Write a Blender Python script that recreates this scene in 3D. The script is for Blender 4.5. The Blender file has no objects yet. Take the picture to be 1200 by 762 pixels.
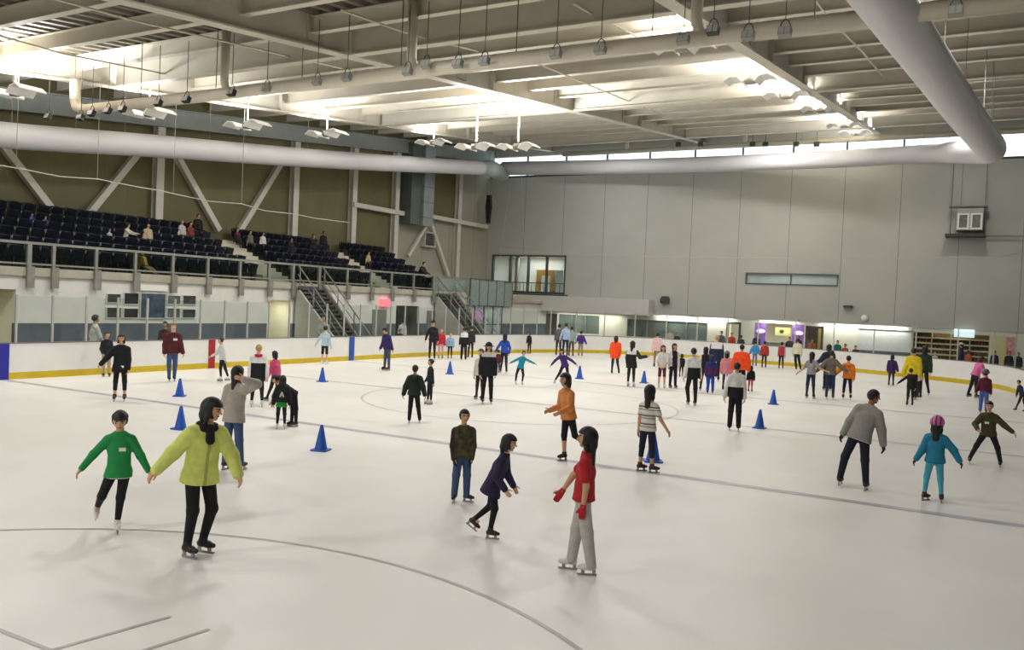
import bpy, bmesh, math, random
import numpy as np
from mathutils import Vector, Matrix
random.seed(7)
SC = bpy.context.scene
COL = SC.collection
# ------------------------------------------------------------------ camera
CF, CYAW, CPIT, CROLL, CH = 1012.4, -0.5181, -0.0262, 0.0440, 2.9047
def cam_axes():
    f = np.array([math.sin(CYAW)*math.cos(CPIT), math.cos(CYAW)*math.cos(CPIT), math.sin(CPIT)])
    r = np.array([math.cos(CYAW), -math.sin(CYAW), 0.0]); u = np.cross(r, f)
    return f, r*math.cos(CROLL)+u*math.sin(CROLL), -r*math.sin(CROLL)+u*math.cos(CROLL)
CA = cam_axes(); C0 = np.array([0, 0, CH])
def ray(x, y): return CA[0]+CA[1]*(x-600)/CF-CA[2]*(y-381)/CF
def px(P):
    d = np.asarray(P, float)-C0; z = d@CA[0]
    return 600+CF*(d@CA[1])/z, 381-CF*(d@CA[2])/z
def on(ax, x, y, v):
    d = ray(x, y); return C0+d*((v-C0[ax])/d[ax])
def onx(x, y, v): return on(0, x, y, v)
def ony(x, y, v): return on(1, x, y, v)
def onz(x, y, v=0.0): return on(2, x, y, v)
ZR0, ZRS = 8.07, 0.106                      # underside of the sloping roof girders: Z = ZR0 + ZRS * Y
def zr(y): return ZR0+ZRS*y
def onroof(x, y, h=0.0):
    d = ray(x, y); t = (ZR0+h-CH)/(d[2]-ZRS*d[1]); return C0+d*t
cd = bpy.data.cameras.new('camera'); cam = bpy.data.objects.new('camera', cd); COL.objects.link(cam)
cd.sensor_width = 36; cd.lens = CF/1200*36; cd.clip_end = 300; cd.clip_start = 0.05
M3 = Matrix((CA[1], CA[2], -CA[0])).transposed()
cam.matrix_world = Matrix.Translation(Vector(C0)) @ M3.to_4x4()
SC.camera = cam
# ------------------------------------------------------------------ materials
def lin(h):
    h = h.lstrip('#'); c = [int(h[i:i+2], 16)/255 for i in (0, 2, 4)]
    return tuple(x/12.92 if x <= .04045 else ((x+.055)/1.055)**2.4 for x in c)
MATS = {}
def mat(hexc, rough=.6, metal=0., var=.0, scale=8., emit=0., bump=0., spec=.5):
    k = (hexc, rough, metal, var, scale, emit, bump, spec)
    if k in MATS: return MATS[k]
    m = bpy.data.materials.new('surface_'+hexc.strip('#')); m.use_nodes = True
    nt = m.node_tree; b = nt.nodes['Principled BSDF']
    c = (*lin(hexc), 1)
    b.inputs['Base Color'].default_value = c; b.inputs['Roughness'].default_value = rough
    b.inputs['Metallic'].default_value = metal; b.inputs['Specular IOR Level'].default_value = spec
    if emit:
        b.inputs['Emission Color'].default_value = c; b.inputs['Emission Strength'].default_value = emit
    if var or bump:
        tc = nt.nodes.new('ShaderNodeTexCoord'); n = nt.nodes.new('ShaderNodeTexNoise')
        n.inputs['Scale'].default_value = scale; n.inputs['Detail'].default_value = 4
        nt.links.new(tc.outputs['Object'], n.inputs['Vector'])
        if var:
            r = nt.nodes.new('ShaderNodeValToRGB'); r.color_ramp.elements[0].position = .3; r.color_ramp.elements[1].position = .7
            r.color_ramp.elements[0].color = (*[max(0, x*(1-var)) for x in c[:3]], 1)
            r.color_ramp.elements[1].color = (*[min(1, x*(1+var)) for x in c[:3]], 1)
            nt.links.new(n.outputs['Fac'], r.inputs['Fac']); nt.links.new(r.outputs['Color'], b.inputs['Base Color'])
        if bump:
            bp = nt.nodes.new('ShaderNodeBump'); bp.inputs['Strength'].default_value = bump; bp.inputs['Distance'].default_value = .02
            nt.links.new(n.outputs['Fac'], bp.inputs['Height']); nt.links.new(bp.outputs['Normal'], b.inputs['Normal'])
    MATS[k] = m; return m
def glass_mat(name, tint, mixv=.1, rough=.05):
    m = bpy.data.materials.new(name); m.use_nodes = True; nt = m.node_tree; nt.nodes.clear()
    o = nt.nodes.new('ShaderNodeOutputMaterial'); mx = nt.nodes.new('ShaderNodeMixShader')
    t = nt.nodes.new('ShaderNodeBsdfTransparent'); t.inputs['Color'].default_value = (*lin(tint), 1)
    g = nt.nodes.new('ShaderNodeBsdfGlossy'); g.inputs['Roughness'].default_value = rough; g.inputs['Color'].default_value = (.8, .85, .85, 1)
    mx.inputs['Fac'].default_value = mixv
    nt.links.new(t.outputs[0], mx.inputs[1]); nt.links.new(g.outputs[0], mx.inputs[2]); nt.links.new(mx.outputs[0], o.inputs['Surface'])
    return m
def stripe_mat(name, stops, axis='Z', period=.2, rough=.7):
    """repeating colour bands of a woven or printed cloth; stops = [(pos, hex), ...] over one period (metres)"""
    m = bpy.data.materials.new(name); m.use_nodes = True; nt = m.node_tree; b = nt.nodes['Principled BSDF']
    b.inputs['Roughness'].default_value = rough
    tc = nt.nodes.new('ShaderNodeTexCoord'); s = nt.nodes.new('ShaderNodeSeparateXYZ'); nt.links.new(tc.outputs['Object'], s.inputs[0])
    d = nt.nodes.new('ShaderNodeMath'); d.operation = 'DIVIDE'; d.inputs[1].default_value = period; nt.links.new(s.outputs[axis], d.inputs[0])
    f = nt.nodes.new('ShaderNodeMath'); f.operation = 'FRACT'; nt.links.new(d.outputs[0], f.inputs[0])
    r = nt.nodes.new('ShaderNodeValToRGB'); r.color_ramp.interpolation = 'CONSTANT'
    while len(r.color_ramp.elements) < len(stops): r.color_ramp.elements.new(.5)
    for e, (p, h) in zip(r.color_ramp.elements, stops): e.position = p; e.color = (*lin(h), 1)
    nt.links.new(f.outputs[0], r.inputs['Fac']); nt.links.new(r.outputs['Color'], b.inputs['Base Color'])
    return m
# ------------------------------------------------------------------ mesh helpers
def V(*a): return Vector(a)
def add_box(bm, lo, hi, mi=0, M=None):
    lo = [min(a, b) for a, b in zip(lo, hi)] if True else lo
    return _box(bm, lo, hi, mi, M)
def _box(bm, lo, hi, mi, M):
    vs = []
    for z in (lo[2], hi[2]):
        for x, y in ((lo[0], lo[1]), (hi[0], lo[1]), (hi[0], hi[1]), (lo[0], hi[1])):
            v = Vector((x, y, z)); vs.append(bm.verts.new(M @ v if M else v))
    for f in ((3, 2, 1, 0), (4, 5, 6, 7), (0, 1, 5, 4), (1, 2, 6, 5), (2, 3, 7, 6), (3, 0, 4, 7)):
        bm.faces.new([vs[i] for i in f]).material_index = mi
def bx(bm, a, b, mi=0):
    _box(bm, [min(x, y) for x, y in zip(a, b)], [max(x, y) for x, y in zip(a, b)], mi, None)
def add_prism(bm, poly, vec, mi=0):
    """closed polygon (list of 3D points) pushed along vec"""
    a = [bm.verts.new(Vector(p)) for p in poly]; b = [bm.verts.new(Vector(p)+Vector(vec)) for p in poly]
    n = len(poly)
    fs = [bm.faces.new(a[::-1]), bm.faces.new(b)]
    for i in range(n): fs.append(bm.faces.new((a[i], a[(i+1) % n], b[(i+1) % n], b[i])))
    for f in fs: f.material_index = mi
def add_tube(bm, pts, r, seg=10, mi=0, cap=True, square=False, up=(0, 0, 1)):
    """sweep of a round (or square) section along pts; r may be a list"""
    pts = [Vector(p) for p in pts]; n = len(pts)
    rs = r if isinstance(r, (list, tuple)) else [r]*n
    rings = []
    pn = None
    for i, p in enumerate(pts):
        t = (pts[min(i+1, n-1)]-pts[max(i-1, 0)]).normalized()
        if pn is None:
            u = Vector(up)
            if abs(t.dot(u)) > .95: u = Vector((1, 0, 0))
            a = t.cross(u).normalized()
        else:
            a = (pn-t*pn.dot(t)).normalized()
        pn = a; b = t.cross(a)
        ring = []
        for k in range(4 if square else seg):
            th = (math.pi/4+math.pi/2*k) if square else 2*math.pi*k/seg
            q = rs[i]*(1.41421 if square else 1)
            ring.append(bm.verts.new(p+a*math.cos(th)*q+b*math.sin(th)*q))
        rings.append(ring)
    m = len(rings[0])
    for i in range(n-1):
        for k in range(m):
            f = bm.faces.new((rings[i][k], rings[i][(k+1) % m], rings[i+1][(k+1) % m], rings[i+1][k])); f.material_index = mi; f.smooth = not square
    if cap:
        bm.faces.new(rings[0][::-1]).material_index = mi; bm.faces.new(rings[-1]).material_index = mi
def add_lathe(bm, prof, c=(0, 0, 0), seg=20, mi=0, M=None):
    rings = []
    for r, z in prof:
        ring = []
        for k in range(seg):
            v = Vector((c[0]+r*math.cos(2*math.pi*k/seg), c[1]+r*math.sin(2*math.pi*k/seg), c[2]+z)); ring.append(bm.verts.new(M @ v if M else v))
        rings.append(ring)
    for i in range(len(prof)-1):
        for k in range(seg):
            f = bm.faces.new((rings[i][k], rings[i][(k+1) % seg], rings[i+1][(k+1) % seg], rings[i+1][k])); f.material_index = mi; f.smooth = True
    bm.faces.new(rings[0][::-1]).material_index = mi; bm.faces.new(rings[-1]).material_index = mi
def add_ibeam(bm, a, b, depth, fw, ft=.03, wt=.025, mi=0):
    """I-section from a to b; a and b at the underside of the bottom flange"""
    a = Vector(a); b = Vector(b); t = (b-a).normalized(); s = t.cross(Vector((0, 0, 1))).normalized(); u = s.cross(t)
    prof = [(-fw/2, 0), (fw/2, 0), (fw/2, ft), (wt/2, ft), (wt/2, depth-ft), (fw/2, depth-ft), (fw/2, depth), (-fw/2, depth), (-fw/2, depth-ft), (-wt/2, depth-ft), (-wt/2, ft), (-fw/2, ft)]
    add_prism(bm, [a+s*x+u*z for x, z in prof][::-1], b-a, mi)
def obj(name, bm, m, parent=None, smooth=None, loc=None):
    me = bpy.data.meshes.new(name)
    if isinstance(bm, bmesh.types.BMesh):
        bmesh.ops.recalc_face_normals(bm, faces=bm.faces[:])
        bm.to_mesh(me); bm.free()
    else: me = bm
    for x in (m if isinstance(m, (list, tuple)) else [m]): me.materials.append(x)
    o = bpy.data.objects.new(name, me); COL.objects.link(o)
    if loc is not None: o.location = loc
    if parent is not None: o.parent = parent
    if smooth is not None: me.polygons.foreach_set('use_smooth', [smooth]*len(me.polygons))
    return o
def B(): return bmesh.new()
def tag(o, label, cat, group=None, kind=None):
    if label: o['label'] = label
    if cat: o['category'] = cat
    if group: o['group'] = group
    if kind: o['kind'] = kind
    return o
def thing(name, label, cat, loc=(0, 0, 0), rz=0, group=None):
    o = bpy.data.objects.new(name, None); COL.objects.link(o); o.empty_display_size = .2
    o.location = loc; o.rotation_euler = (0, 0, rz)
    return tag(o, label, cat, group)
def struct(name, bm, m, parent=None, smooth=None):
    o = obj(name, bm, m, parent, smooth)
    if parent is None: o['kind'] = 'structure'
    return o
def dup(root, loc, rz=None, label=None, group=None):
    r = root.copy(); COL.objects.link(r); r.location = loc
    if rz is not None: r.rotation_euler = (0, 0, rz)
    if label: r['label'] = label
    if group: r['group'] = group
    for ch in list(root.children):
        c = ch.copy(); COL.objects.link(c); c.parent = r
        for g in list(ch.children):
            d = g.copy(); COL.objects.link(d); d.parent = c
    return r
def wobj(name, bm, m, parent, smooth=None):
    """a part modelled in world coordinates under a thing whose Empty stands somewhere else"""
    o = obj(name, bm, m, parent, smooth)
    o.matrix_parent_inverse = Matrix.Translation(-Vector(parent.location)); return o
# ------------------------------------------------------------------ implicit surfaces for bodies and clothes
def nrm(v):
    v = np.asarray(v, float); l = np.linalg.norm(v); return v/l if l > 1e-9 else v
class Field:
    def __init__(s): s.p = []; s.cuts = []; s.subs = []; s.nearly = None
    def cone(s, a, b, ra, rb, k=.02, side=None, fa=1., fb=1.):
        """tapering limb from a to b; fa/fb flatten it across the side axis"""
        s.p.append((np.array(a, float), np.array(b, float), ra, ra*fa, rb, rb*fb, side, k, None)); return s
    def ell(s, c, up, side, ru, rs, rf, k=.02):
        s.p.append((np.array(c, float), np.array(c, float), rs, rf, rs, rf, np.array(side, float), k, (np.array(up, float), ru))); return s
    def cut(s, p, n): s.cuts.append((np.array(p, float), nrm(n))); return s
    def mesh(s, h):
        lo = np.min([np.minimum(q[0], q[1])-max(q[2:6] + ((q[8][1],) if q[8] else ())) for q in s.p], 0)-3*h
        hi = np.max([np.maximum(q[0], q[1])+max(q[2:6] + ((q[8][1],) if q[8] else ())) for q in s.p], 0)+3*h
        n = np.maximum(3, np.ceil((hi-lo)/h).astype(int)+1)
        g = [(lo[i]+h*np.arange(n[i])) for i in range(3)]
        F = np.full(tuple(n), 1.0)
        G = np.meshgrid(*g, indexing='ij', sparse=True)
        ne = len(s.p) if s.nearly is None else s.nearly       # sleeves are joined on after neck and hem are cut
        for i_, (a, b, rxa, rya, rxb, ryb, side, k, el) in enumerate(s.p):
            if i_ == ne:
                for c, nn in s.cuts: F = np.maximum(F, (G[0]-c[0])*nn[0]+(G[1]-c[1])*nn[1]+(G[2]-c[2])*nn[2])
            R = max(rxa, rya, rxb, ryb, el[1] if el else 0)+k+2.5*h
            l2 = np.minimum(a, b)-R; h2 = np.maximum(a, b)+R
            i0 = np.clip(np.floor((l2-lo)/h).astype(int), 0, n-1); i1 = np.clip(np.ceil((h2-lo)/h).astype(int)+1, 1, n)
            sl = tuple(slice(i0[i], i1[i]) for i in range(3))
            X = g[0][sl[0]][:, None, None]-a[0]; Y = g[1][sl[1]][None, :, None]-a[1]; Z = g[2][sl[2]][None, None, :]-a[2]
            w = el[0] if el else b-a; L = 0 if el else np.linalg.norm(w); w = nrm(w)
            if not el and L < 1e-6: w = np.array([0, 0, 1.])
            sd = np.array([1., 0, 0]) if side is None else np.asarray(side, float)
            sd = sd-w*(sd@w)
            if np.linalg.norm(sd) < 1e-3: sd = np.cross(w, [0, 1., .1])
            sd = nrm(sd); fd = np.cross(w, sd)
            ax = X*w[0]+Y*w[1]+Z*w[2]
            t = np.clip(ax/L, 0, 1) if L > 0 else 0.0*ax
            ex = ax-t*L
            rx = rxa+(rxb-rxa)*t; ry = rya+(ryb-rya)*t
            rc = el[1] if el else np.minimum(rx, ry)
            u = X*sd[0]+Y*sd[1]+Z*sd[2]; v = X*fd[0]+Y*fd[1]+Z*fd[2]
            d = (np.sqrt((u/rx)**2+(v/ry)**2+(ex/rc)**2)-1)*np.minimum(np.minimum(rx, ry), rc)
            f = F[sl]; hh = np.clip(.5+.5*(d-f)/k, 0, 1)
            F[sl] = d*(1-hh)+f*hh-k*hh*(1-hh)
        for c, nn in (s.cuts if s.nearly is None else []):
            F = np.maximum(F, (G[0]-c[0])*nn[0]+(G[1]-c[1])*nn[1]+(G[2]-c[2])*nn[2])
        for fn in s.subs: F = np.maximum(F, fn(*G))
        return nets(F, lo, h)
def nets(F, lo, h):
    s = F < 0; nx, ny, nz = F.shape
    cnt = np.zeros((nx-1, ny-1, nz-1), np.int8)
    for a in (0, 1):
        for b in (0, 1):
            for c in (0, 1): cnt += s[a:nx-1+a, b:ny-1+b, c:nz-1+c]
    act = (cnt > 0) & (cnt < 8); I, J, K = np.nonzero(act); m = len(I)
    idx = -np.ones(cnt.shape, np.int64); idx[I, J, K] = np.arange(m)
    P = np.zeros((m, 3)); C = np.zeros(m)
    cr = [(a, b, c) for a in (0, 1) for b in (0, 1) for c in (0, 1)]
    for p in cr:
        for q in cr:
            if sum(q)-sum(p) == 1 and all(q[i] >= p[i] for i in range(3)):
                da = F[I+p[0], J+p[1], K+p[2]]; db = F[I+q[0], J+q[1], K+q[2]]
                k = (da < 0) != (db < 0); t = np.where(k, da/np.where(k, da-db, 1), 0)
                for i in range(3): P[:, i] += np.where(k, p[i]+t*(q[i]-p[i]), 0)
                C += k
    P /= C[:, None]; P[:, 0] += I; P[:, 1] += J; P[:, 2] += K
    quads = []
    for ax in range(3):
        sa = [slice(None)]*3; sb = [slice(None)]*3; sa[ax] = slice(0, -1); sb[ax] = slice(1, None)
        A = s[tuple(sa)]; Bq = s[tuple(sb)]; ch = A != Bq
        o1, o2 = [i for i in range(3) if i != ax]
        ii = np.array(np.nonzero(ch)).T
        ii = ii[(ii[:, o1] > 0) & (ii[:, o2] > 0) & (ii[:, o1] < F.shape[o1]-1) & (ii[:, o2] < F.shape[o2]-1)]
        if not len(ii): continue
        def cell(d1, d2):
            j = ii.copy(); j[:, o1] += d1; j[:, o2] += d2; return idx[j[:, 0], j[:, 1], j[:, 2]]
        q = np.stack([cell(-1, -1), cell(0, -1), cell(0, 0), cell(-1, 0)], 1)
        ins = A[ii[:, 0], ii[:, 1], ii[:, 2]]
        flip = ins if ax != 1 else ~ins
        q[~flip] = q[~flip][:, ::-1]; quads.append(q)
    return lo+P*h, (np.concatenate(quads) if quads else np.zeros((0, 4), int))
def fmesh(name, vq, mats, parent, zone=None):
    v, q = vq
    me = bpy.data.meshes.new(name); me.from_pydata(v.tolist(), [], q.tolist())
    for m in mats: me.materials.append(m)
    me.polygons.foreach_set('use_smooth', [True]*len(me.polygons))
    if zone is not None and len(q):
        me.polygons.foreach_set('material_index', zone(v[q].mean(1)).astype(int).tolist())
    me.update()
    o = bpy.data.objects.new(name, me); COL.objects.link(o); o.parent = parent; return o
SKIN = {'a': '#c89c7a', 'b': '#d6ab8c', 'c': '#966848', 'd': '#dfb698'}
NP = [0]
def person(label, x, yf, yh, F=0, top='#202024', bot='#15151a', shoe='#141214', hair='short', hc='#0d0a09', skin='a', lean=0, side=0,
           turn=0, nod=0, al=(-9, 4, -7, 12), ar=(9, 4, 7, 12), ll=(-3, 0, -2, 0), lr=(3, 0, 2, 0), kid=0, sleeve=1., hem=.02, puff=0., flare=0.,
           yoke=None, cape=None, sleevec=None, capri=1., skirt=None, gloves=None, extra=None, group=None, fl=0, fr=0, ground=None, tone=None,
           skate=True, tagw=None, sit=False, fpl=0, fpr=0, wide=1., scarf=None):
    """one standing, skating or sitting person. x, yf: the picture point of the ground below the hips, yh: picture height of the crown.
    F: facing (0 to the camera, 90 to picture right). Limbs: (swing, towards camera) per segment, degrees from straight down."""
    G = onz(x, yf, 0) if ground is None else np.array(ground, float)
    # total height from the picture
    lo_, hi_ = .3, 3.
    for _ in range(40):
        m_ = (lo_+hi_)/2
        if px(G+np.array([0, 0, m_]))[1] > yh: lo_ = m_
        else: hi_ = m_
    want = m_
    vd = nrm([G[0], G[1], 0]); T = -vd; XV = np.array([vd[1], -vd[0], 0]); Zv = np.array([0, 0, 1.])
    r = math.radians
    def dirv(a, t, base=-1):
        a = r(a); t = r(t); return XV*math.sin(a)*math.cos(t)+T*math.sin(t)-Zv*math.cos(a)*math.cos(t)
    fw = XV*math.sin(r(F))+T*math.cos(r(F)); lf = np.cross(Zv, fw)
    cosF = math.cos(r(F))
    L_is = -1 if cosF >= 0 else 1            # which side the image-left limb is on (person's right = -1)
    U = nrm(Zv+fw*math.tan(r(lean))+XV*math.tan(r(side)))
    fwU = nrm(fw-U*(fw@U)); lfU = nrm(lf-U*(lf@U))
    hs = 1+.24*kid                           # children: larger heads, shorter legs
    leg = 1-.06*kid
    P = np.zeros(3); S = P+U*.295
    HH = .142*hs
    ht = r(F+turn); hfw = XV*math.sin(ht)+T*math.cos(ht); hu = nrm(U*.6+Zv*.4)
    hfw = nrm(hfw-hu*(hfw@hu)); n_ = r(nod); hfw, hu = nrm(hfw*math.cos(n_)-hu*math.sin(n_)), nrm(hu*math.cos(n_)+hfw*math.sin(n_))
    hl = np.cross(hu, hfw)
    NB = S+U*.03; HC = NB+U*.02+hu*(.035+HH*.45)+hfw*HH*.08
    J = {}
    for sd, arm, lg_, fy, fp in ((L_is, al, ll, fl, fpl), (-L_is, ar, lr, fr, fpr)):
        sh = S+lfU*sd*.094*wide-U*.02; e = sh+dirv(arm[0], arm[1])*.165; w = e+dirv(arm[2], arm[3])*.148
        hp = P+lf*sd*.049; kn = hp+dirv(lg_[0], lg_[1])*.245*leg; an = kn+dirv(lg_[2], lg_[3])*.232*leg
        ft = r(F+fy); ff = XV*math.sin(ft)+T*math.cos(ft)
        J[sd] = [sh, e, w, dirv(arm[2], arm[3]), hp, kn, an, ff, fp]
    sole = .085 if skate else .045
    zmin = min(J[s][6][2] for s in J)-sole
    if sit: zmin = min(zmin, -.1)
    zt = (HC+hu*HH*.5)[2]
    s = want/(zt-zmin); off = G-np.array([0, 0, zmin*s])
    H = s                                    # metres for one body height
    hpx = abs(px(G)[1]-yh)
    q = lambda p: np.asarray(p)*s            # relative to the thing's origin (pelvis shifted to its height)
    base = np.array([0, 0, -zmin*s])
    w_ = lambda p: base+np.asarray(p)*s
    th = thing('person', label, 'person', tuple(G), 0, group)
    near = hpx > 95; mid = hpx > 45
    vox = .0072 if near else (.0115 if mid else .017)
    vox *= H/1.6
    sk = mat(SKIN.get(skin, skin), .55, spec=.3)
    dark = mat('#1a100c', .5)
    # ---- body
    f = Field(); c = lambda a, b, ra, rb, k=.012, **kw: f.cone(w_(a), w_(b), ra*H, rb*H, k*H, **kw)
    c(P, P+U*.09, .085*wide, .07*wide, .02, side=lf, fa=.72, fb=.75); c(P+U*.09, P+U*.2, .07*wide, .085*wide, .02, side=lfU, fa=.75, fb=.7)
    c(P+U*.2, S-U*.005, .085*wide, .082*wide, .02, side=lfU, fa=.7, fb=.52)
    c(S, NB+U*.03, .036, .032, .02); c(NB+U*.01, HC-hu*HH*.2-hfw*HH*.1, .031, .031, .01)
    hh = HH*H; hc_ = w_(HC)
    f.ell(hc_+hu*.06*hh-hfw*.03*hh, hu, hl, .43*hh, .345*hh, .42*hh, .03*hh)
    f.cone(hc_+hfw*.12*hh-hu*.06*hh, hc_+hfw*.22*hh-hu*.36*hh, .25*hh, .12*hh, .09*hh, side=hl)
    if mid:
        f.cone(hc_+hfw*.36*hh+hu*.06*hh, hc_+hfw*.46*hh-hu*.08*hh, .03*hh, .055*hh, .04*hh)
        f.cone(hc_+hfw*.3*hh-hu*.215*hh, hc_+hfw*.35*hh-hu*.22*hh, .07*hh, .05*hh, .04*hh)
        for e_ in (-1, 1): f.ell(hc_+hl*e_*.345*hh-hfw*.03*hh, hu, hl, .11*hh, .035*hh, .07*hh, .02*hh)
    for sd in J:
        sh, e, w, wd, hp, kn, an, ff, fp = J[sd]
        c(sh, e, .031, .024); c(e, w, .025, .016)
        c(hp, kn, .05, .034, .02); c(kn, an, .035, .021)
        # hand
        pn = nrm(-lf*sd-wd*((-lf*sd)@wd)); ac = np.cross(wd, pn)
        if ac@fw < 0: ac = -ac
        if near:
            c(w, w+wd*.02, .015, .016); c(w+wd*.012, w+wd*.052, .021, .024, .008, side=ac, fa=.5, fb=.45)
            for i, ln in ((-1.5, .036), (-.5, .043), (.5, .045), (1.5, .04)):
                k0 = w+wd*.05+ac*i*.0115; k1 = k0+(wd*.92+pn*.38)*ln*.55; k2 = k1+(wd*.7+pn*.7)*ln*.5
                c(k0, k1, .0056, .0052, .003); c(k1, k2, .0052, .0044, .003)
            t0 = w+wd*.016+ac*.02; t1 = t0+nrm(wd*.6+ac*.75+pn*.2)*.026; t2 = t1+nrm(wd*.9+ac*.3+pn*.2)*.022
            c(t0, t1, .008, .0068, .004); c(t1, t2, .0066, .0052, .003)
        else:
            c(w, w+wd*.055, .017, .02, .008, side=ac, fa=.75, fb=.55)
            c(w+wd*.05, w+nrm(wd*.9+pn*.35)*.098, .02, .013, .008, side=ac, fa=.5, fb=.5); c(w+wd*.015, w+wd*.05+ac*.028, .01, .008, .005)
        c(an, an+ff*.04-Zv*.02, .02, .018)
    eye = hc_+hu*.02*hh
    def zone(p):
        d = p-hc_; a = d@hfw; b = d@hu; l = np.abs(d@hl); z = np.zeros(len(p))
        z[(a > .2*hh) & (np.abs(b+.215*hh) < .032*hh) & (l < .12*hh)] = 1
        if mid: z[(a > .2*hh) & (np.abs(b-.135*hh) < .024*hh) & (l > .07*hh) & (l < .24*hh)] = 2
        return z
    fmesh('body', f.mesh(vox), [sk, mat('#8c4a40', .5), mat(hc, .7)], th, zone)
    if near:
        for e_ in (-1, 1):
            g = Field(); g.ell(hc_+hu*.045*hh+hl*e_*.15*hh+hfw*.345*hh, hu, hl, .035*hh, .06*hh, .035*hh, .002)
            fmesh('eye', g.mesh(.004), [mat('#1b120e', .25)], th)
    # ---- top
    if top:
        g = Field(); t_ = .009+puff; k = .02
        d = lambda a, b, ra, rb, kk=.015, **kw: g.cone(w_(a), w_(b), ra*H, rb*H, kk*H, **kw)
        fl_ = 1.05+flare
        d(P-U*max(hem, 0)*.9, P+U*.09, (.094*fl_)*wide+t_, .08*wide+t_, k, side=lf, fa=.8, fb=.8); d(P+U*.08, P+U*.2, .08*wide+t_, .089*wide+t_, k, side=lfU, fa=.78, fb=.72)
        d(P+U*.2, S-U*.012, .089*wide+t_, .076*wide+t_, k, side=lfU, fa=.72, fb=.56); d(S, NB+U*.012, .04+t_*.5, .036+t_*.5, k)
        for sd in J: d(NB-U*.004+lfU*sd*.02, J[sd][0]+U*.004, .03+t_*.6, .026+t_*.6, .025)
        for sd in J:
            sh, e, w, wd = J[sd][:4]; hp_, kn_ = J[sd][4:6]
            if lean < 40: d(hp_, hp_+(kn_-hp_)*min(.9, max(.05, hem*4.4)), .054+t_*.7, .05+t_*.7+flare*.08, .02)
        g.nearly = len(g.p)
        for sd in J:
            sh, e, w, wd = J[sd][:4]
            if sleeve > .99:
                d(sh, e, .033+t_, .027+t_); d(e, w-wd*.004, .027+t_, .02+t_*.8)
            else:
                e2 = sh+(e-sh)*min(1, sleeve*2); d(sh, e2, .034+t_, .031+t_)
        g.cut(w_(P-U*hem), -U)
        g.cut(w_(NB+U*.026), U)
        ms = [top if not isinstance(top, str) else mat(top, .85, var=.12, scale=9, bump=.55)]
        zf = None
        def z_top(p):
            d_ = (p-base)/H; u = d_@U; z = np.zeros(len(p))
            arm = np.abs(d_@lfU) > .1*wide+t_
            if yoke: z[(u < yoke[1]) & ~arm] = 1
            if sleevec: z[arm] = 2
            if cape: z[(u > cape[1]) & ~arm] = 3
            if tone: z[(d_@fwU > 0) & (np.abs(d_@lfU) < tone[1])] = 4
            return z
        mk = lambda cc: mat(cc, .85, var=.1, scale=14) if cc else ms[0]
        ms += [mk(yoke[0] if yoke else None), mk(sleevec), mk(cape[0] if cape else None), mk(tone[0] if tone else None)]
        fmesh('top', g.mesh(vox), ms, th, z_top if (yoke or sleevec or cape or tone) else None)
    # ---- trousers
    if bot:
        g = Field(); d = lambda a, b, ra, rb, kk=.015, **kw: g.cone(w_(a), w_(b), ra*H, rb*H, kk*H, **kw)
        bf = bot if not isinstance(bot, tuple) else bot[0]; wd_ = 0. if not isinstance(bot, tuple) else bot[1]
        d(P, P+U*.09, .085*wide, .072*wide, .02, side=lf, fa=.78, fb=.78)
        for sd in J:
            hp, kn, an = J[sd][4:7]
            d(hp, kn, .051+wd_*.35, .037+wd_*.7, .02)
            if capri > .99: d(kn, an+(an-kn)*.04*(1 if wd_ > .004 else -2), .037+wd_*.7, .024+wd_)
            else: d(kn, kn+(an-kn)*max(.05, capri), .037+wd_*.7, .032+wd_*.7)
        g.cut(w_(P+U*.085), U)
        fmesh('trousers', g.mesh(vox), [mat(bf, .85, var=.12, scale=9, bump=.5)], th)
    if skirt:
        g = Field(); ln = skirt[1]
        g.cone(w_(P+U*.07), w_(P-Zv*ln), .085*H, (.1+skirt[2])*H, .01, side=lf, fa=.78, fb=.85)
        g.cut(w_(P-Zv*ln*.97), -Zv); g.cut(w_(P+U*.075), U)
        fmesh('skirt', g.mesh(vox), [mat(skirt[0], .85)], th)
    # ---- feet
    for sd in J:
        sh, e, w, wd, hp, kn, an, ff, fp = J[sd]
        shin = nrm(an-kn); fu = -nrm(Zv*-1*(1-abs(fp)/90)+shin*abs(fp)/90) if fp else Zv
        fd = nrm(ff-fu*(ff@fu)) if not fp else nrm(ff*math.cos(r(fp))-Zv*math.sin(r(fp)))
        fu = nrm(fu-fd*(fu@fd)); fs = np.cross(fu, fd)
        g = Field(); d = lambda a, b, ra, rb, kk=.012, **kw: g.cone(w_(a), w_(b), ra*H, rb*H, kk*H, **kw)
        hgt = .03 if skate else .01
        ext = 0 if (mid or not skate) else .03
        d(an-shin*hgt, an-fu*.01, .029, .029); d(an-fu*(.022+ext)-fd*.018, an+fd*.045-fu*(.024+ext), .024, .024, side=fs)
        d(an+fd*.045-fu*(.026+ext), an+fd*.085-fu*(.028+ext), .024, .017, side=fs)
        if ext: d(an-fu*.01, an-fu*.04, .026, .024)
        g.cut(w_(an-shin*hgt), -shin)
        g.cut(w_(an-fu*(.046+ext*1.3)), -fu)
        o = fmesh('skate' if skate else 'shoe', g.mesh(vox), [mat(shoe, .5, var=.08, scale=20)], th)
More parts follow.
